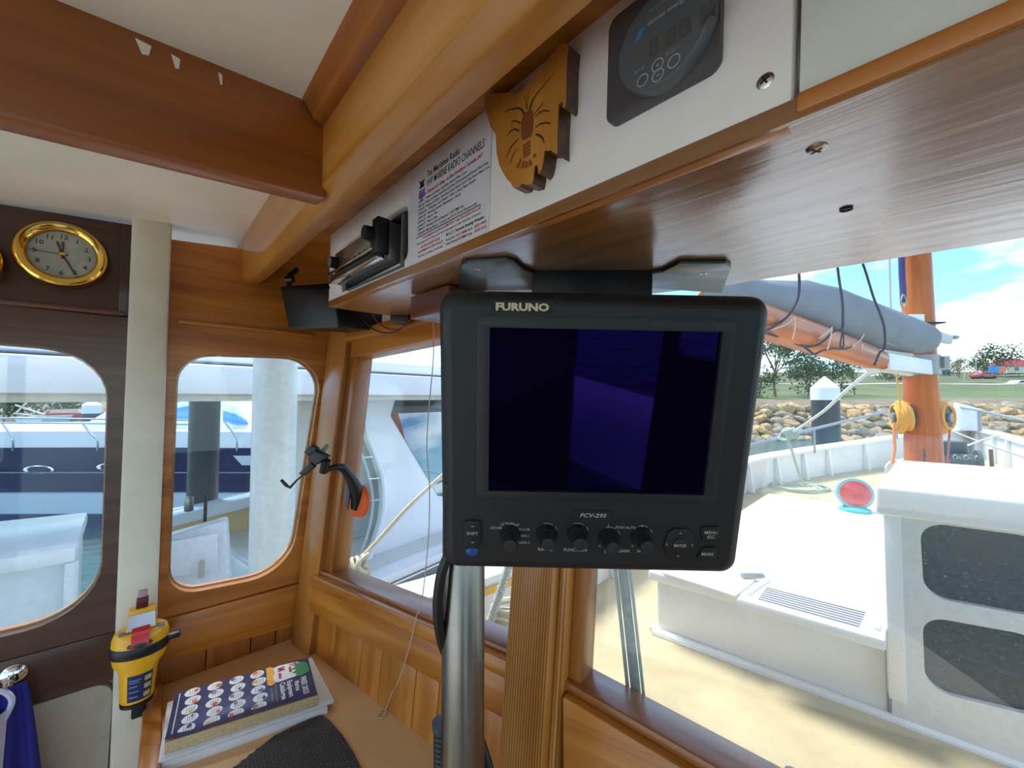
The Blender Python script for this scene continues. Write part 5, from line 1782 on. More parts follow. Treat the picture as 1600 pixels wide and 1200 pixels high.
# trunk cabin with hatch and louvred vent
def dpt(x, y):
    return at_z(x, y, deckz(0))
tA = dpt(1027, 991)
tB = dpt(1560, 1190)
td = (tB - tA).normalized()
tf = V((-td.y, td.x, 0))
tf = (fwh * .75 + tf * .25).normalized()
TZ = tA.z + .285
tlen, tdep = 2.6, 1.95
trunk = thing('trunk_cabin', 'low white trunk cabin on the buff foredeck', 'cabin', tA)
sp_ = (at_z(1388, 1126, deckz(0)) - tA).dot(td)
c4 = [tA, tA + td * sp_, tA + td * sp_ + tf * .95, tA + td * tlen + tf * .95, tA + td * tlen + tf * tdep, tA + tf * tdep]
MB().rings([c4, [V((p.x, p.y, TZ - .03)) for p in c4]]).build('sides', M_hullw, trunk, world=True, bev=.01)
sp_ = (at_z(1388, 1126, deckz(0)) - tA).dot(td)
e4 = [tA - td * .025 - tf * .03, tA + td * sp_ - tf * .03, tA + td * sp_ + tf * .95, tA + td * (tlen + .02) + tf * .95, tA + td * (tlen + .02) + tf * (tdep + .02), tA - td * .025 + tf * (tdep + .02)]
MB().rings([[V((p.x, p.y, TZ - .045)) for p in e4], [V((p.x, p.y, TZ)) for p in e4]]).build('cabin_top', M_hullw, trunk, world=True, bev=.012, seg=3)
MB().tube([tA - td * .012 - tf * .012 + UP * .012, tA + td * tlen - tf * .012 + UP * .012], .02, 10).build('base_moulding', M_hullw, trunk, world=True)
MB().tube([tA - td * .012 - tf * .012 + UP * .012, tA - td * .012 + tf * tdep + UP * .012], .02, 10).build('base_moulding', M_hullw, trunk, world=True)
def topq(px, z):
    return [at_z(x, y, z) for x, y in px]
def ccw(P):
    return P if (P[1] - P[0]).cross(P[2] - P[1]).z > 0 else P[::-1]
def topslab(px, z0, z1, name, mat, parent, bev=.004):
    P = ccw(topq(px, z1))
    return MB().hexa([V((p.x, p.y, z0)) for p in P], P).build(name, mat, parent, world=True, bev=bev)
lid = thing('deck_hatch', 'flat white hatch lid on the left corner of the trunk cabin', 'hatch', topq([(1100, 905)], TZ)[0])
topslab([(1034, 893), (1147, 930), (1182, 902), (1076, 874)], TZ, TZ + .012, 'lid', M_hullw, lid)
hp_ = topq([(1176, 903)], TZ + .012)[0]
MB().box((hp_.x, hp_.y, hp_.z + .008), (.09, .02, .016)).build('hinge', K_steel, lid, world=True)
vent = thing('louvre_vent', 'white vent box with dark louvre slots on the trunk cabin', 'vent', topq([(1270, 960)], TZ)[0])
VP = [(1150, 934), (1384, 1001), (1388, 948), (1193, 901)]
topslab(VP, TZ - .005, TZ + .03, 'vent_box', M_hullw, vent, .008)
zz = TZ + .030
q = ccw(topq([(1184, 937), (1342, 981), (1353, 956), (1198, 917)], zz))
i0 = min(range(4), key=lambda i: (q[i] - topq([(1184, 937)], zz)[0]).length)
q = [q[(i0 + k) % 4] for k in range(4)]
L0, L1, L2, L3 = q
for i in range(7):
    f0, f1 = (i + .15) / 7, (i + .7) / 7
    P = [L0.lerp(L3, f0), L1.lerp(L2, f0), L1.lerp(L2, f1), L0.lerp(L3, f1)]
    MB().hexa([p - UP * .004 for p in P], [p + UP * .0012 for p in P]).build('louvre_slot', plain('slot_grey', (88, 94, 108), 0.6), vent, world=True)
for a_, b_ in ((VP[0], VP[3]), ((1352, 990), (1366, 960))):
    P = topq([(a_[0] + 18, a_[1] - 4), (b_[0] + 8, b_[1] + 6)], zz)
    MB().tube([P[0] + UP * .004, P[1] + UP * .004], .007, 8).build('end_batten', M_hullw, vent, world=True)
# red round deck light
rp = at_z(1336, 798, TZ)
red = thing('deck_lamp', 'round red lamp with teal base on the trunk cabin top', 'lamp', rp)
MB().lathe([(.085, 0), (.085, .015), (.06, .025), (.05, .03)], 26).build('base', plain('teal_paint', (76, 176, 172), 0.4), red)
toc = (V((0, 0, 0)) - V((rp.x, rp.y, 0))).normalized() + V((.25, 0, .15))
LF = frame(rp + UP * .115, toc.cross(UP), toc)
MB().lathe([(.10, -.05), (.102, .01), (.098, .018), (.085, .018)], 36).build('shell', plain('teal_grey', (130, 168, 164), 0.4), red, red.matrix_basis.inverted() @ LF)
MB().lathe([(.086, .0), (.086, .017), (.06, .026), (.0001, .03)], 36).build('red_lens', plain('lens_red', (196, 40, 48), 0.25, coat=0.5, var=0.15, scale=80), red, red.matrix_basis.inverted() @ LF)

# companionway house with dark windows
hA = at_z(1394, 1128, deckz(0))
HSF = frame(hA + td.cross(UP) * .015, td, td.cross(UP))            # x to starboard, y up, z towards the wheelhouse
hu = lambda x, y, z=0.0: uv(HSF, x, y, z)
hst = thing('companion_house', 'white companionway house with two dark rounded windows', 'deckhouse', HSF)
ht = hu(1396, 800).y
hw1 = [hu(1437, 815), hu(1640, 842), hu(1640, 968), hu(1444, 932)]
hw2 = [hu(1441, 962), hu(1640, 998), hu(1640, 1125), hu(1446, 1078)]
wr = lambda P: rquad([P[3], P[2], P[1], P[0]], .055)
xR = .95
bx_ = hu(1394, 1085).y
MB().prism([(0.0, 0), (xR, 0), (xR, ht), (0.0, ht)], -.03, 0.0, [wr(hw1), wr(hw2)]).build('door_panel', plain('panel_white', (222, 222, 220), 0.4), hst)
for P in (hw1, hw2):
    MB().prism(shrink(wr(P), -.01), -.026, -.018).build('dark_pane', plain('smoked_acrylic', (44, 48, 50), 0.18, var=0.2, scale=60), hst)
pw0, pw1 = hu(1383, 900, .03).x, hu(1411, 900, .03).x
MB().prism([(pw0, bx_), (pw1, bx_), (pw1, ht + .01), (pw0, ht + .01)], -.05, .03).build('corner_post', M_hullw, hst, bev=.004)
a_ = HSF @ V((pw0 + .004, 0, -.03))
MB().hexa([a_, a_ + td * .03, a_ + td * .03 + fwh * .9, a_ + fwh * .9], [p + UP * ht for p in (a_, a_ + td * .03, a_ + td * .03 + fwh * .9, a_ + fwh * .9)]).build('side_panel', M_hullw, hst, world=True)
MB().prism([(xR - .03, 0), (xR, 0), (xR, ht), (xR - .03, ht)], -.9, -.03).build('side_panel', M_hullw, hst)
tpy = hu(1366, 757, .08).y
a_, b_ = HSF @ V((hu(1366, 780, .08).x, ht, .08)), HSF @ V((xR + .05, ht, .08))
MB().hexa([a_, b_, b_ + fwh * .75, a_ + fwh * .75], [p + UP * (tpy - ht) for p in (a_, b_, b_ + fwh * .75, a_ + fwh * .75)]).build('roof', M_hullw, hst, world=True, bev=.014, seg=3)

# drain, wiper, grey cover
dp = dpt(943, 941)
dr = MB().lathe([(.035, 0), (.035, .004), (.03, .006), (.0001, .006)], 24, Matrix.Translation(dp)).build('deck_drain', plain('drain_grey', (96, 90, 84), 0.5, 0.4), None, world=True)
tag(dr, 'small round drain plate set in the buff deck', 'drain')
wip = thing('windscreen_wiper', 'long grey windscreen wiper outside the starboard windscreen', 'wiper', FWF @ V((*fu(966, 885, -.05), -.05)))
def fw_(x, y, z):
    return FWF @ V((*fu(x, y, z), z))
for (xa, xb, rd2, nm, mat) in ((961, 984, .0028, 'rod', K_steel), (984, 1008, .0024, 'rod', K_steel)):
    MB().tube([fw_(xa - 12, 760, -.05), fw_(xa, 884, -.05), fw_(xb, 1106, -.05)], rd2, 8).build(nm, plain('wiper_grey', (168, 176, 172), 0.4), wip, world=True)
B0, B1 = fw_(958, 760, -.045), fw_(995, 1108, -.045)
sd_ = (SILL * .0066)
MB().hexa([B0 - sd_, B0 + sd_, B1 + sd_, B1 - sd_], [p - _fn.normalized() * .008 for p in (B0 - sd_, B0 + sd_, B1 + sd_, B1 - sd_)]).build('blade', plain('blade_grey', (146, 156, 152), 0.5, var=0.2, scale=90), wip, world=True, bev=.001)
gp = at(1258, 1222, .78)
o = MB().box((0, 0, 0), (.085, .07, .05)).build('wiper_motor_cover', plain('cover_grey', (150, 152, 150), 0.45), None, frame(gp + V((.01, .0, -.03)), SILL, UP), bev=.012, seg=3)
tag(o, 'grey rounded metal cover just below the starboard windscreen', 'cover')
gs_ = MB().cyl((gp.x + .01, gp.y, deckz(0)), (gp.x + .01, gp.y, gp.z - .04), .03, None, 14).build('stalk', plain('cover_grey', (150, 152, 150), 0.45), o, world=True)
gs_.matrix_parent_inverse = o.matrix_basis.inverted()
gs_.matrix_basis = Matrix.Translation(((gp.x + .01), gp.y, deckz(0)))
# ------------------------------------------------------------------ mast, boom and furled sail
YM = 3.4
M_spar = wood('mast_varnish', (150, 66, 4), (184, 88, 6), (200, 108, 14), 'z', across=20, along=1.0, coat=0.1, spec=0.25)
mb0, mt0 = at(1446, 800, YM), at(1431, 411, YM)
mx, my = at(1443, 720, YM).x, YM
mast = thing('mast', 'thick varnished orange wooden mast standing on the foredeck', 'mast', (mx, my, deckz(.3)))
axd = (at(1431, 411, YM) - at(1443, 720, YM)).normalized()
def mpt(z):
    p = at(1443, 720, YM)
    return p + axd * ((z - p.z) / axd.z)
MB().tube([mpt(z) for z in (deckz(.3), R(-.5), R(.4), R(1.5), R(4))], [.125, .122, .108, .096, .085], 28).build('spar', M_spar, mast, world=True)
K_galv = plain('galvanised', (150, 152, 148), 0.45, 0.5, var=0.15, scale=20)
zc0, zc1 = at(1443, 586, YM).z, at(1443, 556, YM).z
MB().tube([mpt(zc0), mpt(zc1)], .128, 28).build('boom_band', K_galv, mast, world=True)
q = mpt((zc0 + zc1) / 2)
sdv = V((q.y, -q.x, 0)).normalized()
MB().box((q.x + sdv.x * .14, q.y + sdv.y * .14, q.z + .02), (.05, .06, .10)).build('band_lug', K_galv, mast, world=True, bev=.005)
wp = at(1431, 497, YM - .12)
MB().box((wp.x, wp.y, wp.z), (.12, .03, .06)).build('white_chock', M_hullw, mast, world=True, bev=.004)
# cracks in the varnish
MB().tube([at(1444, 700, YM - .13), at(1445, 712, YM - .13), at(1443, 728, YM - .13)], [.003, .009, .003], 6).build('dark_knot', plain('knot_brown', (96, 54, 22), 0.6), mast, world=True)

boom = thing('boom', 'varnished wooden boom slung under the grey sail cover', 'boom', at(1378, 562, 2.95))
b0, b1 = at(1110, 476, 1.85), at(1375, 564, 2.92)
bd_ = b1 - b0
M_boom = wood('boom_varnish', (146, 66, 14), (180, 90, 24), (198, 116, 42), 'x', across=18, along=.8, coat=0.15, spec=0.25)
BOF = frame(b0, bd_, UP)
bl_ = bd_.length
MB().tube([(0, 0, 0), (bl_ * .5, 0, 0), (bl_ * .85, 0, 0), (bl_, 0, 0)], [.092, .092, .085, .07], 24).build('spar', M_boom, boom, boom.matrix_basis.inverted() @ BOF)
# gooseneck cheeks
g0, g1 = at(1366, 556, 2.86), at(1438, 575, 3.28)
for s_ in (-1, 1):
    off = V((bd_.y, -bd_.x, 0)).normalized() * (.055 * s_)
    P = [at(1368, 553, 2.88), at(1436, 564, 3.24), at(1438, 586, 3.24), at(1372, 578, 2.88)]
    ck_ = MB().hexa([p + off for p in P], [p + off * 1.35 for p in P]).build('cheek_plate', plain('cheek_white', (226, 226, 226), 0.4), boom, world=True, bev=.004)
    for x, y, yy in ((1381, 550 + 11, 2.95), (1408, 567, 3.08), (1432, 574, 3.2)):
        q = at(x, y - 4 + 2, yy) + off * 1.35
        MB().ball(q, .012, 10, 6).build('bolt', K_galv, ck_, world=True)
# fabric sling under the cheeks
sl = [[at(1340, 560, 2.8), at(1362, 560, 2.85), at(1395, 565, 2.95), at(1425, 585, 3.1)], [at(1338, 566, 2.8), at(1358, 585, 2.85), at(1378, 582, 2.95), at(1420, 588, 3.1)]]
mbs = MB()
rows = 6
gridp = []
for j in range(rows + 1):
    t = j / rows
    for i in range(4):
        a, b = sl[0][i], sl[1][i]
        gridp.append(a.lerp(b, t) + V((0, -.03 * math.sin(t * 3.1), 0)))
mbs.add(gridp + [p + V((0, .01, 0)) for p in gridp], [(j * 4 + i, j * 4 + i + 1, (j + 1) * 4 + i + 1, (j + 1) * 4 + i) for j in range(rows) for i in range(3)])
o = mbs.build('canvas_sling', plain('pale_canvas', (204, 202, 190), 0.8), None, world=True, smooth=60)
tag(o, 'pale canvas sling hanging under the boom end by the mast', 'canvas')

# sail cover: lofted canvas tube above the boom
K_canvas = plain('grey_canvas', (122, 128, 134), 0.85, var=0.12, scale=5, bump=0.3)
cov = thing('sail_cover', 'grey canvas sail cover over the furled sail on the boom', 'sail cover', at(1378, 540, 2.95))
secs = [(1120, 1.80, 420, 474), (1180, 2.10, 436, 492), (1215, 2.22, 440, 499), (1250, 2.38, 440, 507), (1290, 2.54, 449, 519), (1330, 2.72, 462, 531), (1370, 2.90, 477, 542), (1405, 3.05, 491, 551), (1432, 3.16, 502, 553), (1448, 3.24, 510, 549), (1455, 3.28, 516, 542)]
rg = []
bdh = V((bd_.x, bd_.y, 0)).normalized()
bsd = V((bdh.y, -bdh.x, 0))
n = 26
for i, (x, Y, y0, y1) in enumerate(secs):
    a, b = at(x, y0, Y), at(x, y1, Y)
    c, h = (a + b) / 2, (a.z - b.z) / 2
    ring_ = []
    for j in range(n):
        t = 2 * math.pi * j / n
        wv = 1 + .045 * math.sin(3 * t + i * 1.3) + .03 * math.sin(7 * t + i * 2.1)
        ring_.append(c + bsd * (h * .85 * math.cos(t) * wv) + UP * (h * math.sin(t) * wv))
    rg.append(ring_)
rs_ = []
for i in range(len(rg) - 1):
    for k in range(4):
        t = k / 4
        rs_.append([rg[i][j].lerp(rg[i + 1][j], t) for j in range(n)])
rs_.append(rg[-1])
MB().rings(rs_).build('canvas', K_canvas, cov, world=True, smooth=60)
hem = []
for i, (x, Y, y0, y1) in enumerate(secs[:-2]):
    a = at(x, y1 - 5, Y) - bsd * 0 + V((0, -.01, 0))
    h = (at(x, y0, Y).z - at(x, y1, Y).z) / 2
    hem.append(a - bsd * (h * .28) * (1 if bsd.y > 0 else -1) * 1)
MB().tube(spline(hem, 4), .004, 6).build('hem_seam', plain('seam_thread', (170, 172, 170), 0.8), cov, world=True)
fl_ = [(1290, 2.5, 526), (1320, 2.64, 538), (1350, 2.78, 546), (1385, 2.92, 552), (1425, 3.1, 556)]
MB().tube(spline([at(x, y - 1, Y) for x, Y, y in fl_], 5), [.012 + .012 * math.sin(i / 20 * 3.14) for i in range(21)], 8).build('furled_sail', plain('sail_white', (214, 208, 192), 0.8), cov, world=True)
ge = thing('gaff_end', 'pale grey spar end poking out of the sail cover past the mast', 'spar', at(1485, 528, 3.35))
P = [at(1466, 516, 3.30), at(1490, 524, 3.40), at(1488, 537, 3.40), at(1464, 533, 3.30)]
MB().hexa(P, [p + V((.07, .08, 0)) for p in P]).build('spar_end', plain('spar_grey', (190, 194, 198), 0.5), ge, world=True, bev=.008)
MB().cyl(at(1489, 527, 3.42), at(1495, 527, 3.44), .018, None, 10).build('end_pin', K_galv, ge, world=True)
P = at(1459, 505, 3.3)
MB().box((P.x, P.y, P.z), (.12, .08, .012)).build('top_plate', K_soft, ge, world=True)

# ropes about the boom and sail
K_dark = plain('navy_rope', (44, 46, 66), 0.8)
K_twine = plain('pale_twine', (206, 192, 164), 0.8)
def rope(px, r, mat, name, label, cat='rope', n=6, group=None):
    k_ = .945 if name in ('sail_tie', 'lashing', 'twine') else 1.0
    o = MB().tube(spline([at(x, y, Y * k_) for x, y, Y in px], n), r, 8).build(name, mat, None, world=True)
    return tag(o, label, cat, group)
rope([(1247, 412, 2.1), (1249, 440, 2.1), (1247, 465, 2.1), (1238, 484, 2.1), (1229, 496, 2.1), (1216, 506, 2.1), (1203, 514, 2.05), (1192, 518, 2.02)], .0065, K_dark, 'sail_tie', 'dark rope over the sail cover nearest the display')
rope([(1308, 412, 2.4), (1311, 436, 2.4), (1316, 470, 2.38), (1317, 500, 2.36), (1315, 514, 2.36), (1302, 518, 2.36), (1290, 530, 2.36), (1275, 540, 2.36), (1255, 541, 2.36), (1236, 534, 2.3), (1214, 524, 2.24)], .0065, K_dark, 'sail_tie', 'dark rope dropping on the middle of the sail cover')
rope([(1348, 412, 2.62), (1353, 426, 2.62), (1365, 465, 2.62), (1376, 492, 2.66), (1382, 515, 2.7), (1382, 543, 2.72), (1374, 552, 2.72), (1366, 571, 2.74)], .0065, K_dark, 'sail_tie', 'dark rope slanting across the sail cover near the mast')
rope([(1192, 520, 2.05), (1215, 526, 2.2), (1238, 530, 2.3), (1262, 546, 2.36), (1272, 553, 2.36), (1285, 548, 2.4), (1300, 545, 2.46), (1322, 545, 2.56), (1340, 536, 2.66)], .006, K_dark, 'lashing', 'dark lashing looping under the wooden boom')
rope([(1317, 515, 2.34), (1314, 530, 2.34), (1313, 541, 2.34), (1318, 540, 2.34), (1317, 515, 2.34)], .004, K_dark, 'lashing', 'short dark loop hanging off the knot on the boom')
for i, (pts, lb_) in enumerate(((((1242, 496, 2.12), (1228, 507, 2.12), (1208, 514, 2.08), (1198, 516, 2.04)), 'pale twine slanting over the boom beside the display'), (((1242, 497, 2.12), (1242, 512, 2.12), (1238, 530, 2.16)), 'pale twine hanging over the left part of the boom'),
                               (((1300, 511, 2.34), (1298, 526, 2.34), (1293, 546, 2.4)), 'pale twine hanging over the middle of the boom'), (((1300, 512, 2.34), (1291, 520, 2.34), (1280, 529, 2.34)), 'short pale twine slanting off the middle eyelet'), (((1350, 522, 2.6), (1344, 532, 2.6), (1330, 543, 2.6)), 'pale twine slanting near the boom end'), (((1348, 538, 2.66), (1344, 552, 2.7), (1340, 558, 2.72)), 'short pale twine wrapped on the boom end'))):
    rope(pts, .0035, K_twine, 'twine', lb_, 'twine')
rope([(1389, 300, 3.2), (1390, 420, 3.2), (1392, 492, 3.2)], .008, plain('stay_grey', (186, 180, 196), 0.5), 'halyard', 'thin pale halyard rising left of the mast')
rope([(1408, 300, 3.3), (1409, 415, 3.3), (1411, 455, 3.3), (1411, 472, 3.3)], .022, plain('purple_strap', (56, 50, 110), 0.7), 'topping_strap', 'thick indigo strap hanging along the mast')
sh_ = MB().tube(spline([at(1411, 460, 3.28), at(1407, 472, 3.28), at(1411, 480, 3.28), at(1416, 472, 3.28), at(1412, 460, 3.28)]), .006, 8).build('shackle', K_galv, None, world=True)
tag(sh_, 'steel shackle at the end of the indigo strap', 'shackle')

# mooring line from the boom end down to the rail, knot and deck coil
K_line = plain('mooring_line', (206, 208, 196), 0.8, var=0.15, scale=90)
rope([(1357, 582, 2.95), (1320, 612, 3.2), (1290, 640, 3.5), (1262, 660, 3.8), (1238, 676, 4.0)], .013, K_line, 'mooring_line', 'white rope slanting from the boom end down to the port rail')
kn_ = thing('rope_knot', 'pale green rope knot tied on the grey port rail', 'knot', at(1232, 680, 4.05))
rr = random.Random(3)
for i in range(5):
    c = at(1224 + i * 4, 680 - i * 1, 4.02)
    ring_ = [c + V((.02 * math.sin(a * 2), .045 * math.cos(a), .05 * math.sin(a))) for a in [k * .4488 for k in range(15)]]
    MB().tube(ring_, .011, 7).build('turn', plain('green_line', (168, 184, 164), 0.8), kn_, world=True)
rope([(1229, 684, 4.02), (1238, 706, 4.0), (1245, 730, 3.98), (1252, 748, 3.98), (1258, 760, 3.98)], .012, plain('green_line', (168, 184, 164), 0.8), 'rope_tail', 'pale green rope tail hanging down to the deck coil')
cc = at_z(1248, 768, deckz(.22))
cpts = []
for k in range(140):
    a = k * .28
    rd3 = .13 + .10 * ((k % 46) / 46) + .01 * math.sin(k)
    cpts.append(cc + V((math.cos(a) * rd3 * 1.25, math.sin(a) * rd3, .014 + .05 * k / 140 * (1 if k % 2 else .9))))
o = MB().tube(cpts, .012, 7).build('rope_coil', plain('green_line', (168, 184, 164), 0.8), None, world=True)
tag(o, 'flat coil of pale green rope on the deck by the bulwark', 'rope')
rail = thing('deck_rail', 'grey steel rail running along the port bulwark', 'rail', at(1150, 702, 3.7))
MB().tube(spline([at(900, 800, 2.35), at(1040, 742, 3.1), at(1150, 703, 3.85), at(1235, 679, 4.4), at(1318, 659, 4.9), at(1400, 640, 5.5), at(1470, 630, 6.0)]), .017, 10).build('rail_tube', plain('rail_grey', (156, 160, 166), 0.35, 0.7), rail, world=True)
for x, y, Y in ((1272, 670, 4.62), (1400, 640, 5.5)):
    p = at(x, y, Y)
    MB().cyl((p.x, p.y, capz(fwdness(p)) - .02), p, .012, None, 8).build('stanchion', plain('rail_grey', (156, 160, 166), 0.35, 0.7), rail, world=True)
rail2 = thing('deck_rail', 'grey steel rail running aft from the bow box', 'rail', at(1535, 642, 5.6))
MB().tube([at(1485, 634, 6.3), at(1528, 641, 5.7), at(1570, 650, 5.2), at(1640, 666, 4.4)], .017, 10).build('rail_tube', plain('rail_grey', (156, 160, 166), 0.35, 0.7), rail2, world=True)
MB().cyl(at(1530, 642, 5.65), at(1531, 674, 5.65), .022, None, 10).build('stanchion', plain('rail_grey', (156, 160, 166), 0.35, 0.7), rail2, world=True)

# winches on the mast with yellow rope
K_rope = plain('yellow_rope', (222, 158, 64), 0.8, var=0.15, scale=60)
for sgn, x, lb_, lb2 in ((-1, 1411, 'black winch drum on the left side of the mast', 'yellow rope coiled on the left mast winch'), (1, 1468, 'black winch drum on the right side of the mast', 'yellow rope coiled on the right mast winch')):
    c = at(x, 652, YM)
    d = (V((.69, -.72, 0)) * sgn + V((-.72, -.69, 0)) * .3).normalized()
    WF = frame(c + V((sgn * .0, 0, 0)), UP, d)
    wn = thing('mast_winch', lb_, 'winch', WF)
    MB().lathe([(.10, -.06), (.10, -.05), (.07, -.02), (.07, .02), (.095, .05), (.10, .055), (.0001, .06)], 28).build('drum', K_black, wn)
    MB().lathe([(.04, .055), (.04, .075), (.0001, .08)], 16).build('socket', K_galv, wn)
    pts = []
    for k in range(96):
        a = k * 2 * math.pi / 16
        pts.append(WF @ V((.115 * math.cos(a) + .02 * math.sin(k * .31), .115 * math.sin(a), -.04 + .10 * k / 96)))
    o = MB().tube(pts, .016, 7).build('rope_coil', K_rope, None, world=True)
    tag(o, lb2, 'rope')
rope([(1400, 585, 3.25), (1404, 610, 3.25), (1407, 640, 3.25)], .006, K_rope, 'fall_line', 'thin yellow line dropping to the left winch')
rope([(1398, 660, 3.25), (1397, 685, 3.25), (1398, 700, 3.25), (1394, 724, 3.25)], .011, plain('orange_rope', (224, 138, 76), 0.8), 'rope_end', 'orange rope end hanging left of the mast')
rope([(1484, 672, 3.25), (1482, 700, 3.25), (1480, 718, 3.25), (1476, 742, 3.25), (1481, 749, 3.25), (1485, 740, 3.25), (1482, 718, 3.25)], .007, plain('red_rope', (186, 96, 90), 0.8), 'rope_loop', 'thin red rope loop hanging right of the mast')
# white coils and windlass at the foot of the bow
cc = at(1412, 738, 4.6)
pts = []
for k in range(90):
    a = k * .33
    pts.append(cc + V((.16 * math.cos(a), .05 * math.sin(a * .5), .12 * math.sin(a) + .05 * math.sin(a * .23) - .02 * (k / 90))))
o = MB().tube(pts, .012, 7).build('rope_coil', plain('white_rope', (216, 208, 196), 0.8), None, world=True)
tag(o, 'tangled white rope hanging behind the left foot of the mast', 'rope')
wl = at(1495, 722, 4.9)
wnd = thing('anchor_windlass', 'dark anchor windlass with chain and lever behind the mast', 'windlass', wl - UP * .3)
d = V((.8, -.6, 0))
MB().cyl(wl - d * .16, wl + d * .16, .11, None, 20).build('chain_drum', plain('old_iron', (84, 84, 82), 0.6, 0.5, var=0.3, scale=30), wnd, world=True)
MB().cyl(wl - d * .19, wl - d * .16, .16, None, 20).build('cheek', plain('old_iron', (84, 84, 82), 0.6, 0.5), wnd, world=True)
MB().cyl(wl + d * .16, wl + d * .19, .16, None, 20).build('cheek', plain('old_iron', (84, 84, 82), 0.6, 0.5), wnd, world=True)
MB().box((wl.x, wl.y + .1, wl.z + .08), (.3, .2, .34)).build('gear_box', K_black, wnd, world=True, bev=.02)
MB().tube([wl + d * .28 + UP * .18, wl + d * .29 - UP * .22], .018, 8).build('lever', plain('rusty_steel', (116, 84, 62), 0.7, 0.3), wnd, world=True)
for k in range(7):
    a = k * .9
    MB().tube([wl + d * (-.1 + .03 * k) + V((.0, -.115, .07 - .03 * (k % 3))) + V((.0, 0, .028 * math.sin(t * .785))) + d * (.018 * math.cos(t * .785)) for t in range(9)], .008, 6).build('chain_link', K_galv, wnd, world=True)
MB().box((wl.x, wl.y, wl.z - .22), (.34, .34, .2)).build('bed', plain('bed_tan', (176, 156, 118), 0.7), wnd, world=True)
bb = thing('bow_box', 'white box standing on the bow behind the mast', 'box', at(1512, 672, 6.1))
P = [at(1490, 672, 6.1), at(1531, 674, 5.9), at(1534, 640, 5.9), at(1490, 629, 6.1)]
MB().hexa(P, [p + V((.35, .3, 0)) for p in P]).build('case', plain('box_white', (232, 232, 238), 0.5), bb, world=True, bev=.01)
for i, (pts, lb_) in enumerate(((((1468, 708, 5.0), (1500, 700, 5.0), (1540, 686, 5.2), (1563, 680, 5.2)), 'white line crossing the bow towards the starboard cap rail'), (((1484, 672, 5.6), (1530, 690, 5.2), (1570, 704, 4.9), (1640, 728, 4.5)), 'grey line running aft inside the starboard bulwark'))):
    rope(pts, .012, K_line if i == 0 else plain('grey_line', (176, 172, 166), 0.8), 'bow_line', lb_)

# ------------------------------------------------------------------ white motor yacht lying to port
yf = V((.607, .795, 0)).normalized()
yp = V((-yf.y, yf.x, 0))
y0 = V((-.96, 2.45, 0))
M_yw = plain('yacht_gelcoat', (232, 234, 238), 0.22, coat=0.4, var=0.02, scale=2)
M_yg = plain('yacht_grey', (206, 206, 200), 0.35, var=0.02)
yacht = thing('motor_yacht', 'large white motor yacht moored alongside to port', 'boat', (y0.x, y0.y, ZW))
def yb(s, p, z):
    return y0 + yf * s + yp * p + UP * R(z)
def ybox(s0, s1, p0, p1, z0, z1, name, mat, bev=.01, parent=None, p0t=None):
    t0 = p0 if p0t is None else p0t
    return MB().hexa([yb(s0, p0, z0), yb(s0, p1, z0), yb(s1, p1, z0), yb(s1, p0, z0)][::-1], [yb(s0, t0, z1), yb(s0, p1, z1), yb(s1, p1, z1), yb(s1, t0, z1)][::-1]).build(name, mat, parent or yacht, world=True, bev=bev)
ybox(-.25, 9, .06, 3.4, -2.9, -1.22, 'hull', M_yw, .03)
ybox(-.25, 9, .0, .16, -1.24, -1.18, 'gunwale', M_yw, .015)
ybox(-.25, 9, -.015, .06, -1.31, -1.25, 'rubbing_strake', plain('strake_grey', (104, 110, 120), 0.4), .012)
ybox(-.25, 9, -.01, .05, -1.265, -1.245, 'steel_strip', K_chrome, .004)
ybox(-.2, 9, .16, 3.2, -1.22, -1.2, 'side_deck', M_yg, 0)
# wall of the superstructure with the raked end, on its own plane
YWF = frame(yb(0, .42, -1.2), yf, -yp * math.cos(.2) + UP * math.sin(.2))        # x forward, y up, z towards us
yu = lambda x, y, z=0: uv(YWF, x, y, z)
cut = [yu(*p) for p in ((566, 600), (569, 650), (574, 684), (586, 712), (596, 745), (600, 778), (596, 812), (586, 846), (570, 884), (556, 915))]
zt2 = 1.2 + .03
wall = [V((p.x, min(p.y, zt2))) for p in cut]
loop = [V((7.5, 0.0)), V((7.5, zt2)), V((wall[0].x, zt2))] + wall[1:-1] + [V((wall[-1].x, 0.0))]
MB().prism(loop, -.06, 0).build('cabin_side', M_yw, yacht, yacht.matrix_basis.inverted() @ YWF)
wl_ = [yu(*p) for p in ((618, 622), (790, 618), (790, 775), (684, 775), (610, 650))]
gp_ = rquad([wl_[4], wl_[3], wl_[2], wl_[1], wl_[0]], [.04, .03, .03, .03, .05])
my_, tY, bY = _new('mirror_glass')
bY.inputs['Base Color'].default_value = s2l((128, 134, 138))
bY.inputs['Roughness'].default_value = 0.02
bY.inputs['Metallic'].default_value = 0.95
MB().prism(gp_, 0.0, .006).build('saloon_window', my_, yacht, yacht.matrix_basis.inverted() @ YWF)
# curved coaming of the cockpit
cpt = [YWF @ V((p.x - .01, p.y, .03)) for p in cut[2:]]
MB().tube(spline(cpt, 5), .022, 10).build('curved_coaming', M_yw, yacht, world=True)
cin = [YWF @ V((p.x - .085, p.y - .02, -.03)) for p in cut[2:]]
MB().tube(spline(cin, 5), .012, 8).build('inner_coaming', plain('coaming_grey', (176, 184, 190), 0.35), yacht, world=True)
for k in (3, 4, 5):
    a = YWF @ V((cut[k].x - .10, cut[k].y, -.03))
    b = YWF @ V((cut[k].x - .01, cut[k].y - .01, .02))
    MB().tube([a, b], .006, 6).build('cross_bar', K_chrome, yacht, world=True)
ybox(-.02, .9, .85, 1.1, -1.2, .02, 'cockpit_end', M_yg, .01)
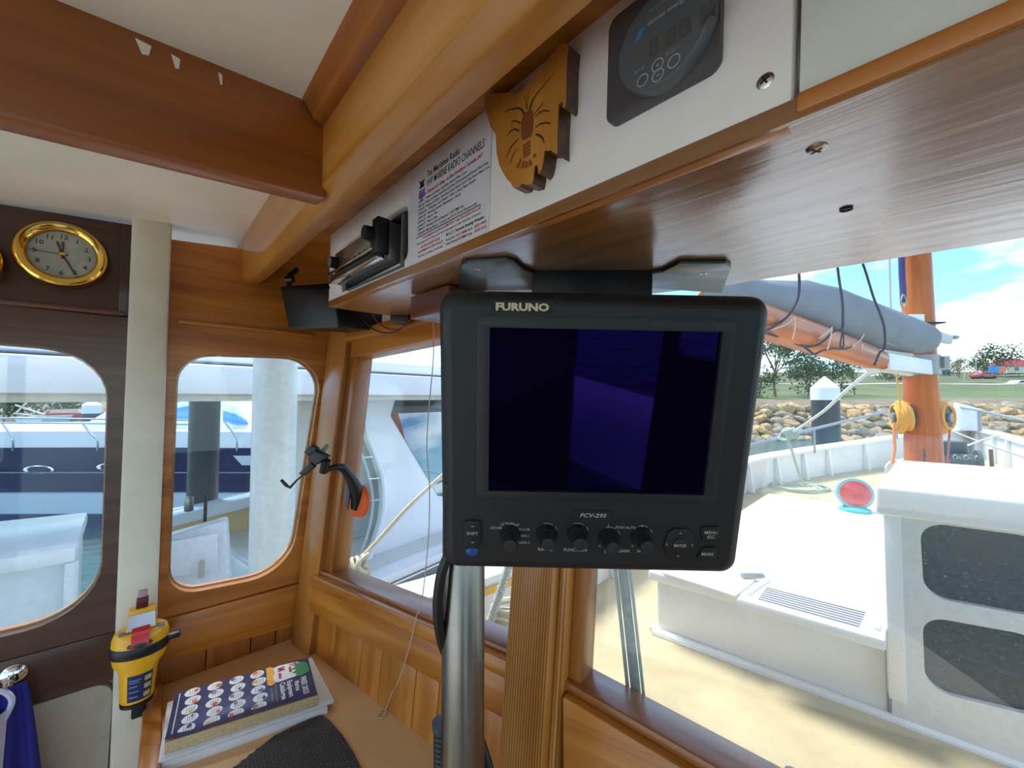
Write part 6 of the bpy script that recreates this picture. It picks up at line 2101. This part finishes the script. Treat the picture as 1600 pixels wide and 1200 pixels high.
# roof overhang and hardtop
ybox(-7.5, 8, .25, 3.0, .015, .175, 'roof_overhang', M_yw, .02)
ybox(-7.5, 8, .75, 2.9, .175, .215, 'shadow_gap', plain('gap_shade', (140, 146, 152), 0.5), 0)  # shadow under the hardtop, put in as a grey strip
ybox(-7.5, 8, .6, 3.0, .215, .30, 'hardtop', M_yw, .02)
ybox(-7.5, 8, .3, .5, -.02, .015, 'roof_edge', plain('edge_cream', (206, 204, 190), 0.5), .004)
# cockpit bulwark: buff inside, white cap
cb0, cb1 = at(240, 812, 3.2), at(430, 766, 3.75)
dirc = V((cb1.x - cb0.x, cb1.y - cb0.y, 0)).normalized()
nrm = V((dirc.y, -dirc.x, 0))
ck = thing('workboat', 'buff and white workboat hull seen through the rounded port window', 'boat', (cb0.x, cb0.y, ZW))
def cbx(a, b, n0, n1, z0a, z1a, z0b, z1b, name, mat, bev=.01):
    P0, P1 = a + nrm * n0, b + nrm * n0
    Q0, Q1 = a + nrm * n1, b + nrm * n1
    f = lambda p, z: V((p.x, p.y, z))
    lo = [f(P0, z0a), f(P1, z0b), f(Q1, z0b), f(Q0, z0a)]
    hi = [f(P0, z1a), f(P1, z1b), f(Q1, z1b), f(Q0, z1a)]
    return MB().hexa(lo, hi).build(name, mat, ck, world=True, bev=bev)
e0, e1 = cb0 - dirc * .1, cb1 + dirc * 1.5
slope = (cb1.z - cb0.z) / (cb1 - cb0).xy.length
z_a, z_b = cb0.z - slope * .1, cb1.z + slope * 1.5
cbx(e0, e1, -.02, -.2, ZW - .3, z_a - .1, ZW - .3, z_b - .1, 'hull_side', M_yw)
cbx(e0, e1, .0, -.03, z_a - .75, z_a - .08, z_b - .75, z_b - .08, 'inner_bulwark', plain('buff_paint', (222, 184, 112), 0.45))
cbx(e0, e1, .03, -.22, z_a - .095, z_a, z_b - .095, z_b, 'cap_rail', M_yw)
cbx(e0, e1, .012, -.0, z_a - .33, z_a - .31, z_b - .33, z_b - .31, 'seam_strip', plain('seam_buff', (186, 156, 104), 0.5), 0)
cbx(e0, e1, 1.3, -.0, z_a - .82, z_a - .78, z_b - .82, z_b - .78, 'inner_deck', plain('deck_grey', (168, 170, 164), 0.6), 0)
q = at(272, 800, 3.3)
MB().box((at(303, 785, 3.3).x, at(303, 785, 3.3).y - .05, at(303, 785, 3.3).z), (.05, .05, .12)).build('cleat', K_steel, ck, world=True, bev=.01)
rope([(321, 772, 3.2), (321, 790, 3.2), (320, 815, 3.2)], .012, K_cable, 'fender_line', 'short black line hanging over the buff bulwark', 'rope')
# white locker in the workboat
lkA, lkB = at(225, 925, 2.25), at(358, 905, 2.45)
lk_t = thing('deck_locker', 'white deck locker with a latched door behind the rounded port window', 'locker', lkA)
P = [at(225, 940, 2.2), at(362, 925, 2.4), at(354, 812, 2.45), at(225, 850, 2.25)]
bk_ = V((-.06, .10, 0))
MB().hexa(P, [p + bk_ for p in P]).build('case', plain('locker_white', (222, 224, 228), 0.4), lk_t, world=True, bev=.02)
DP = [at(235, 905, 2.19), at(340, 890, 2.36), at(340, 832, 2.36), at(235, 852, 2.19)]
fn_ = (DP[1] - DP[0]).cross(UP).normalized()
dr_ = MB().hexa([p + fn_ * .0 for p in DP], [p + fn_ * .016 for p in DP]).build('door', plain('locker_white', (222, 224, 228), 0.4), lk_t, world=True, bev=.004)
c = at(315, 888, 2.28) + fn_ * .012
MB().prism(rquad([(-.015, -.05), (.015, -.05), (.015, .04), (0, .06), (-.015, .04)], .008), 0, .008, (), frame(c, fn_.cross(UP) * -1, fn_)).build('latch', plain('latch_grey', (166, 162, 156), 0.4, 0.4), lk_t, world=True)
# white box with overhanging lid behind the door window
bz1 = R(-.61)
db = thing('dock_box', 'big white box with overhanging lid behind the door window', 'box', at_z(60, 860, bz1))
P = [at_z(*p, bz1) for p in ((-60, 884), (118, 855), (137, 800), (-60, 820))]
MB().hexa([p - UP * .06 for p in P], P).build('lid', plain('box_gloss', (226, 232, 236), 0.3), db, world=True, bev=.008)
c = sum(P, V()) / 4
Q = [c + (p - c) * .93 for p in P]
MB().hexa([V((p.x, p.y, ZW + .4)) for p in Q], [V((p.x, p.y, bz1 - .06)) for p in Q]).build('case', plain('box_side', (214, 222, 226), 0.35), db, world=True, bev=.006)
e_ = Q[1]
MB().cyl(V((e_.x + .015, e_.y - .01, ZW + .4)), V((e_.x + .015, e_.y - .01, bz1 - .06)), .02, None, 10).build('corner_bead', plain('box_gloss', (226, 232, 236), 0.3), db, world=True)
# stout white pipe outside the window
pp_ = at(428, 720, 1.75)
vp = thing('vent_pipe', 'stout white painted pipe standing just outside the rounded port window', 'pipe', (pp_.x, pp_.y, R(-1.4)))
rp_ = 36 / FPX * 1.75 * .84
MB().lathe([(rp_, 0), (rp_, 1.9)], 40).build('tube', plain('pipe_white', (224, 228, 226), 0.3, coat=0.2), vp)
MB().lathe([(rp_ * 1.5, -.02), (rp_ * 1.5, .0), (rp_ * 1.05, .03)], 40).build('foot', plain('pipe_white', (224, 228, 226), 0.3), vp)

# rope with knot across the port windscreen
rope([(552, 884, 1.75), (590, 845, 1.8), (640, 790, 1.88), (700, 735, 1.98), (790, 655, 2.1)], .011, plain('tan_rope', (208, 196, 168), 0.8, var=0.12, scale=80), 'spring_line', 'tan rope slanting up across the port windscreen')
kn_ = thing('rope_knot', 'tan rope knot at the lower corner of the port windscreen', 'knot', at(556, 890, 1.75))
for i in range(6):
    c = at(542 + i * 5.5, 892 - i * 2.5, 1.74)
    MB().tube([c + V((.012 * math.sin(a * 2 + i), .035 * math.cos(a), .036 * math.sin(a))) for a in [k * .4488 for k in range(15)]], .0085, 7).build('turn', plain('tan_rope', (208, 196, 168), 0.8), kn_, world=True)
MB().tube(spline([at(568, 884, 1.74), at(576, 890, 1.74), at(576, 905, 1.74), at(573, 915, 1.74)]), .009, 7).build('tail', plain('tan_rope', (208, 196, 168), 0.8), kn_, world=True)
tw = []
for s_ in range(3):
    pts = []
    for k in range(60):
        t = k / 59
        c = at(800 - 36 * t, 870 + 108 * t, 1.42)
        a = t * 40 + s_ * 2.094
        pts.append(c + V((.008 * math.cos(a), .008 * math.sin(a), 0)))
    tw.append(pts)
ln_ = thing('laid_rope', 'three strand white rope hanging inside the port bulwark', 'rope', at(764, 978, 1.42))
for pts in tw:
    MB().tube(pts, .009, 6).build('strand', K_line, ln_, world=True)
cc = at(800, 968, 1.45)
o = MB().tube([cc + V((.07 * math.cos(k * .5), .04 * math.sin(k * .5), .0016 * k - .03 + .02 * math.sin(k * .21))) for k in range(52)], .012, 7).build('rope_bundle', plain('tan_rope', (208, 196, 168), 0.8), None, world=True)
tag(o, 'bundled tan rope beside the centre post outside', 'rope')

# ------------------------------------------------------------------ navy hulled yacht beyond
ny = thing('navy_yacht', 'navy blue hulled motor yacht with oval portholes beyond the white roof', 'boat', at(150, 740, 8.0) * V((1, 1, 0)) if False else at(150, 780, 8.0))
M_navy = plain('navy_gelcoat', (14, 22, 66), 0.3, spec=0.25, var=0.1, scale=4)
Xa, Xb = -15.0, -2.6
def nsec(x, zt, zb, y0_, fl=.25):
    return [V((x, y0_ + fl, zb)), V((x, y0_, zt)), V((x, y0_ + 3.6, zt)), V((x, y0_ + 3.3, zb))]
def nrun(zt, zb, dy, name, mat, fl):
    rg_ = []
    for i in range(13):
        t = i / 12
        x = Xa + (Xb - Xa) * t
        rg_.append(nsec(x, R(zt) + .05 * math.sin(t * 3), R(zb), 8.0 + dy + .3 * (t - .5) ** 2, fl))
    return MB().rings(rg_).build(name, mat, ny, world=True)
nrun(-1.07, -2.02, 0, 'hull', M_navy, .15)
nrun(-2.0, -2.45, .02, 'boot_band', plain('boot_white', (196, 212, 224), 0.25), .1)
nrun(-2.43, -3.0, .04, 'keel_band', plain('keel_navy', (40, 50, 90), 0.4), .1)
nrun(-.74, -1.06, .03, 'topside', M_yw, .02)
for i, (x, y) in enumerate(((62, 734), (176, 730), (-30, 737))):
    p = at(x, y, 7.99)
    MB().lathe([(.30, -.02), (.31, .02), (.27, .03), (.25, .0)], 32, Matrix.Translation(p) @ Matrix.Rotation(math.radians(90), 4, 'X') @ Matrix.Scale(.28, 4, (0, 1, 0)), cap=False).build('porthole_rim', K_chrome, ny, world=True)
p0, p1 = at(366, 716, 7.97), at(420, 726, 7.97)
MB().hexa([at(364, 712, 7.97), at(430, 712, 7.97), at(430, 727, 7.97), at(378, 727, 7.97)][::-1], [at(364, 712, 8.1), at(430, 712, 8.1), at(430, 727, 8.1), at(378, 727, 8.1)][::-1]).build('hull_window', plain('pale_pane', (186, 196, 206), 0.1), ny, world=True)
MB().tube([V((Xa, 8.02, R(-1.53))), V((Xb, 8.02, R(-1.53)))], .012, 6).build('pin_stripe', plain('stripe_silver', (120, 130, 160), 0.3), ny, world=True)
rg_ = []
for x, zt in ((258, 640), (275, 631), (300, 624), (340, 624), (370, 633), (400, 650), (430, 668)):
    b_ = at(x, 676, 9.0)
    t_ = at(x, zt, 9.0)
    rg_.append([V((b_.x, 8.6, b_.z)), V((t_.x, 8.9, t_.z)), V((t_.x, 11, t_.z)), V((b_.x, 11.2, b_.z))])
cbn = MB().rings(rg_).build('cabin', M_yw, ny, world=True, smooth=50)
for px in (((262, 640), (294, 634), (294, 662), (262, 666)), ((348, 642), (366, 646), (386, 662), (348, 664))):
    P = [at(x, y, 8.72) for x, y in px]
    MB().hexa(P[::-1], [p + V((0, .12, 0)) for p in P][::-1]).build('cabin_window', plain('pane_blue', (92, 158, 214), 0.05, 0.3), ny, world=True, bev=.01)
K_rail = plain('boat_rail', (196, 200, 206), 0.25, 0.8)
for y in (654, 661):
    MB().tube([at(-40, y - 1, 7.9), at(100, y, 7.9), at(190, y + 1, 7.95), at(300, y + 2, 8.1)], .02, 6).build('guard_rail', K_rail, ny, world=True)
for x0_, x1_ in ((2, 20), (-60, -42), (128, 152), (352, 370)):
    MB().tube(spline([at(x0_, 660, 7.9), at(x0_ + 12, 676, 7.9), at(x1_, 688, 7.9), at(x1_, 704, 7.95)]), .018, 6).build('rail_stay', K_rail, ny, world=True)
P = [at(95, 684, 8.3), at(170, 640, 8.6), at(240, 640, 8.6), at(240, 684, 8.3)]
MB().hexa(P[::-1], [p + V((.2, 1.6, 0)) for p in P][::-1]).build('foredeck_cover', plain('cover_white', (220, 222, 222), 0.5), ny, world=True, bev=.02)

# more distant craft in the door window
rb = thing('red_boat', 'low red hulled boat far off in the door window', 'boat', at(110, 652, 19))
P = [at(66, 645, 19), at(136, 645, 19), at(128, 653, 19), at(74, 653, 19)]
MB().hexa(P[::-1], [p + V((0, 1.2, 0)) for p in P][::-1]).build('hull', plain('hull_red', (176, 50, 56), 0.4), rb, world=True, bev=.03)
P = [at(80, 640, 19.2), at(122, 639, 19.2), at(124, 645, 19.2), at(78, 645, 19.2)]
MB().hexa(P[::-1], [p + V((0, .8, 0)) for p in P][::-1]).build('cabin', plain('cabin_cream', (206, 198, 172), 0.5), rb, world=True)
mf = at(60, 652, 15)
sb = thing('moored_sloop', 'small sailing boat with slanting white spars in the door window', 'boat', mf)
P = [at(20, 652, 15), at(70, 650, 15), at(62, 661, 15), at(26, 661, 15)]
MB().hexa(P[::-1], [p + V((0, 1, 0)) for p in P][::-1]).build('hull', M_yw, sb, world=True, bev=.03)
for a, b in (((24, 646), (46, 624)), ((24, 633), (70, 648)), ((22, 646), (68, 651)), ((84, 630), (96, 618))):
    MB().tube([at(*a, 15), at(*b, 15)], .03, 6).build('spar', plain('spar_white', (214, 212, 204), 0.5), sb, world=True)
P = at(39, 616, 15)
MB().ball(P, (.26, .2, .16), 12, 8).build('radar_dome', plain('dome_dark', (64, 64, 66), 0.5), sb, world=True)
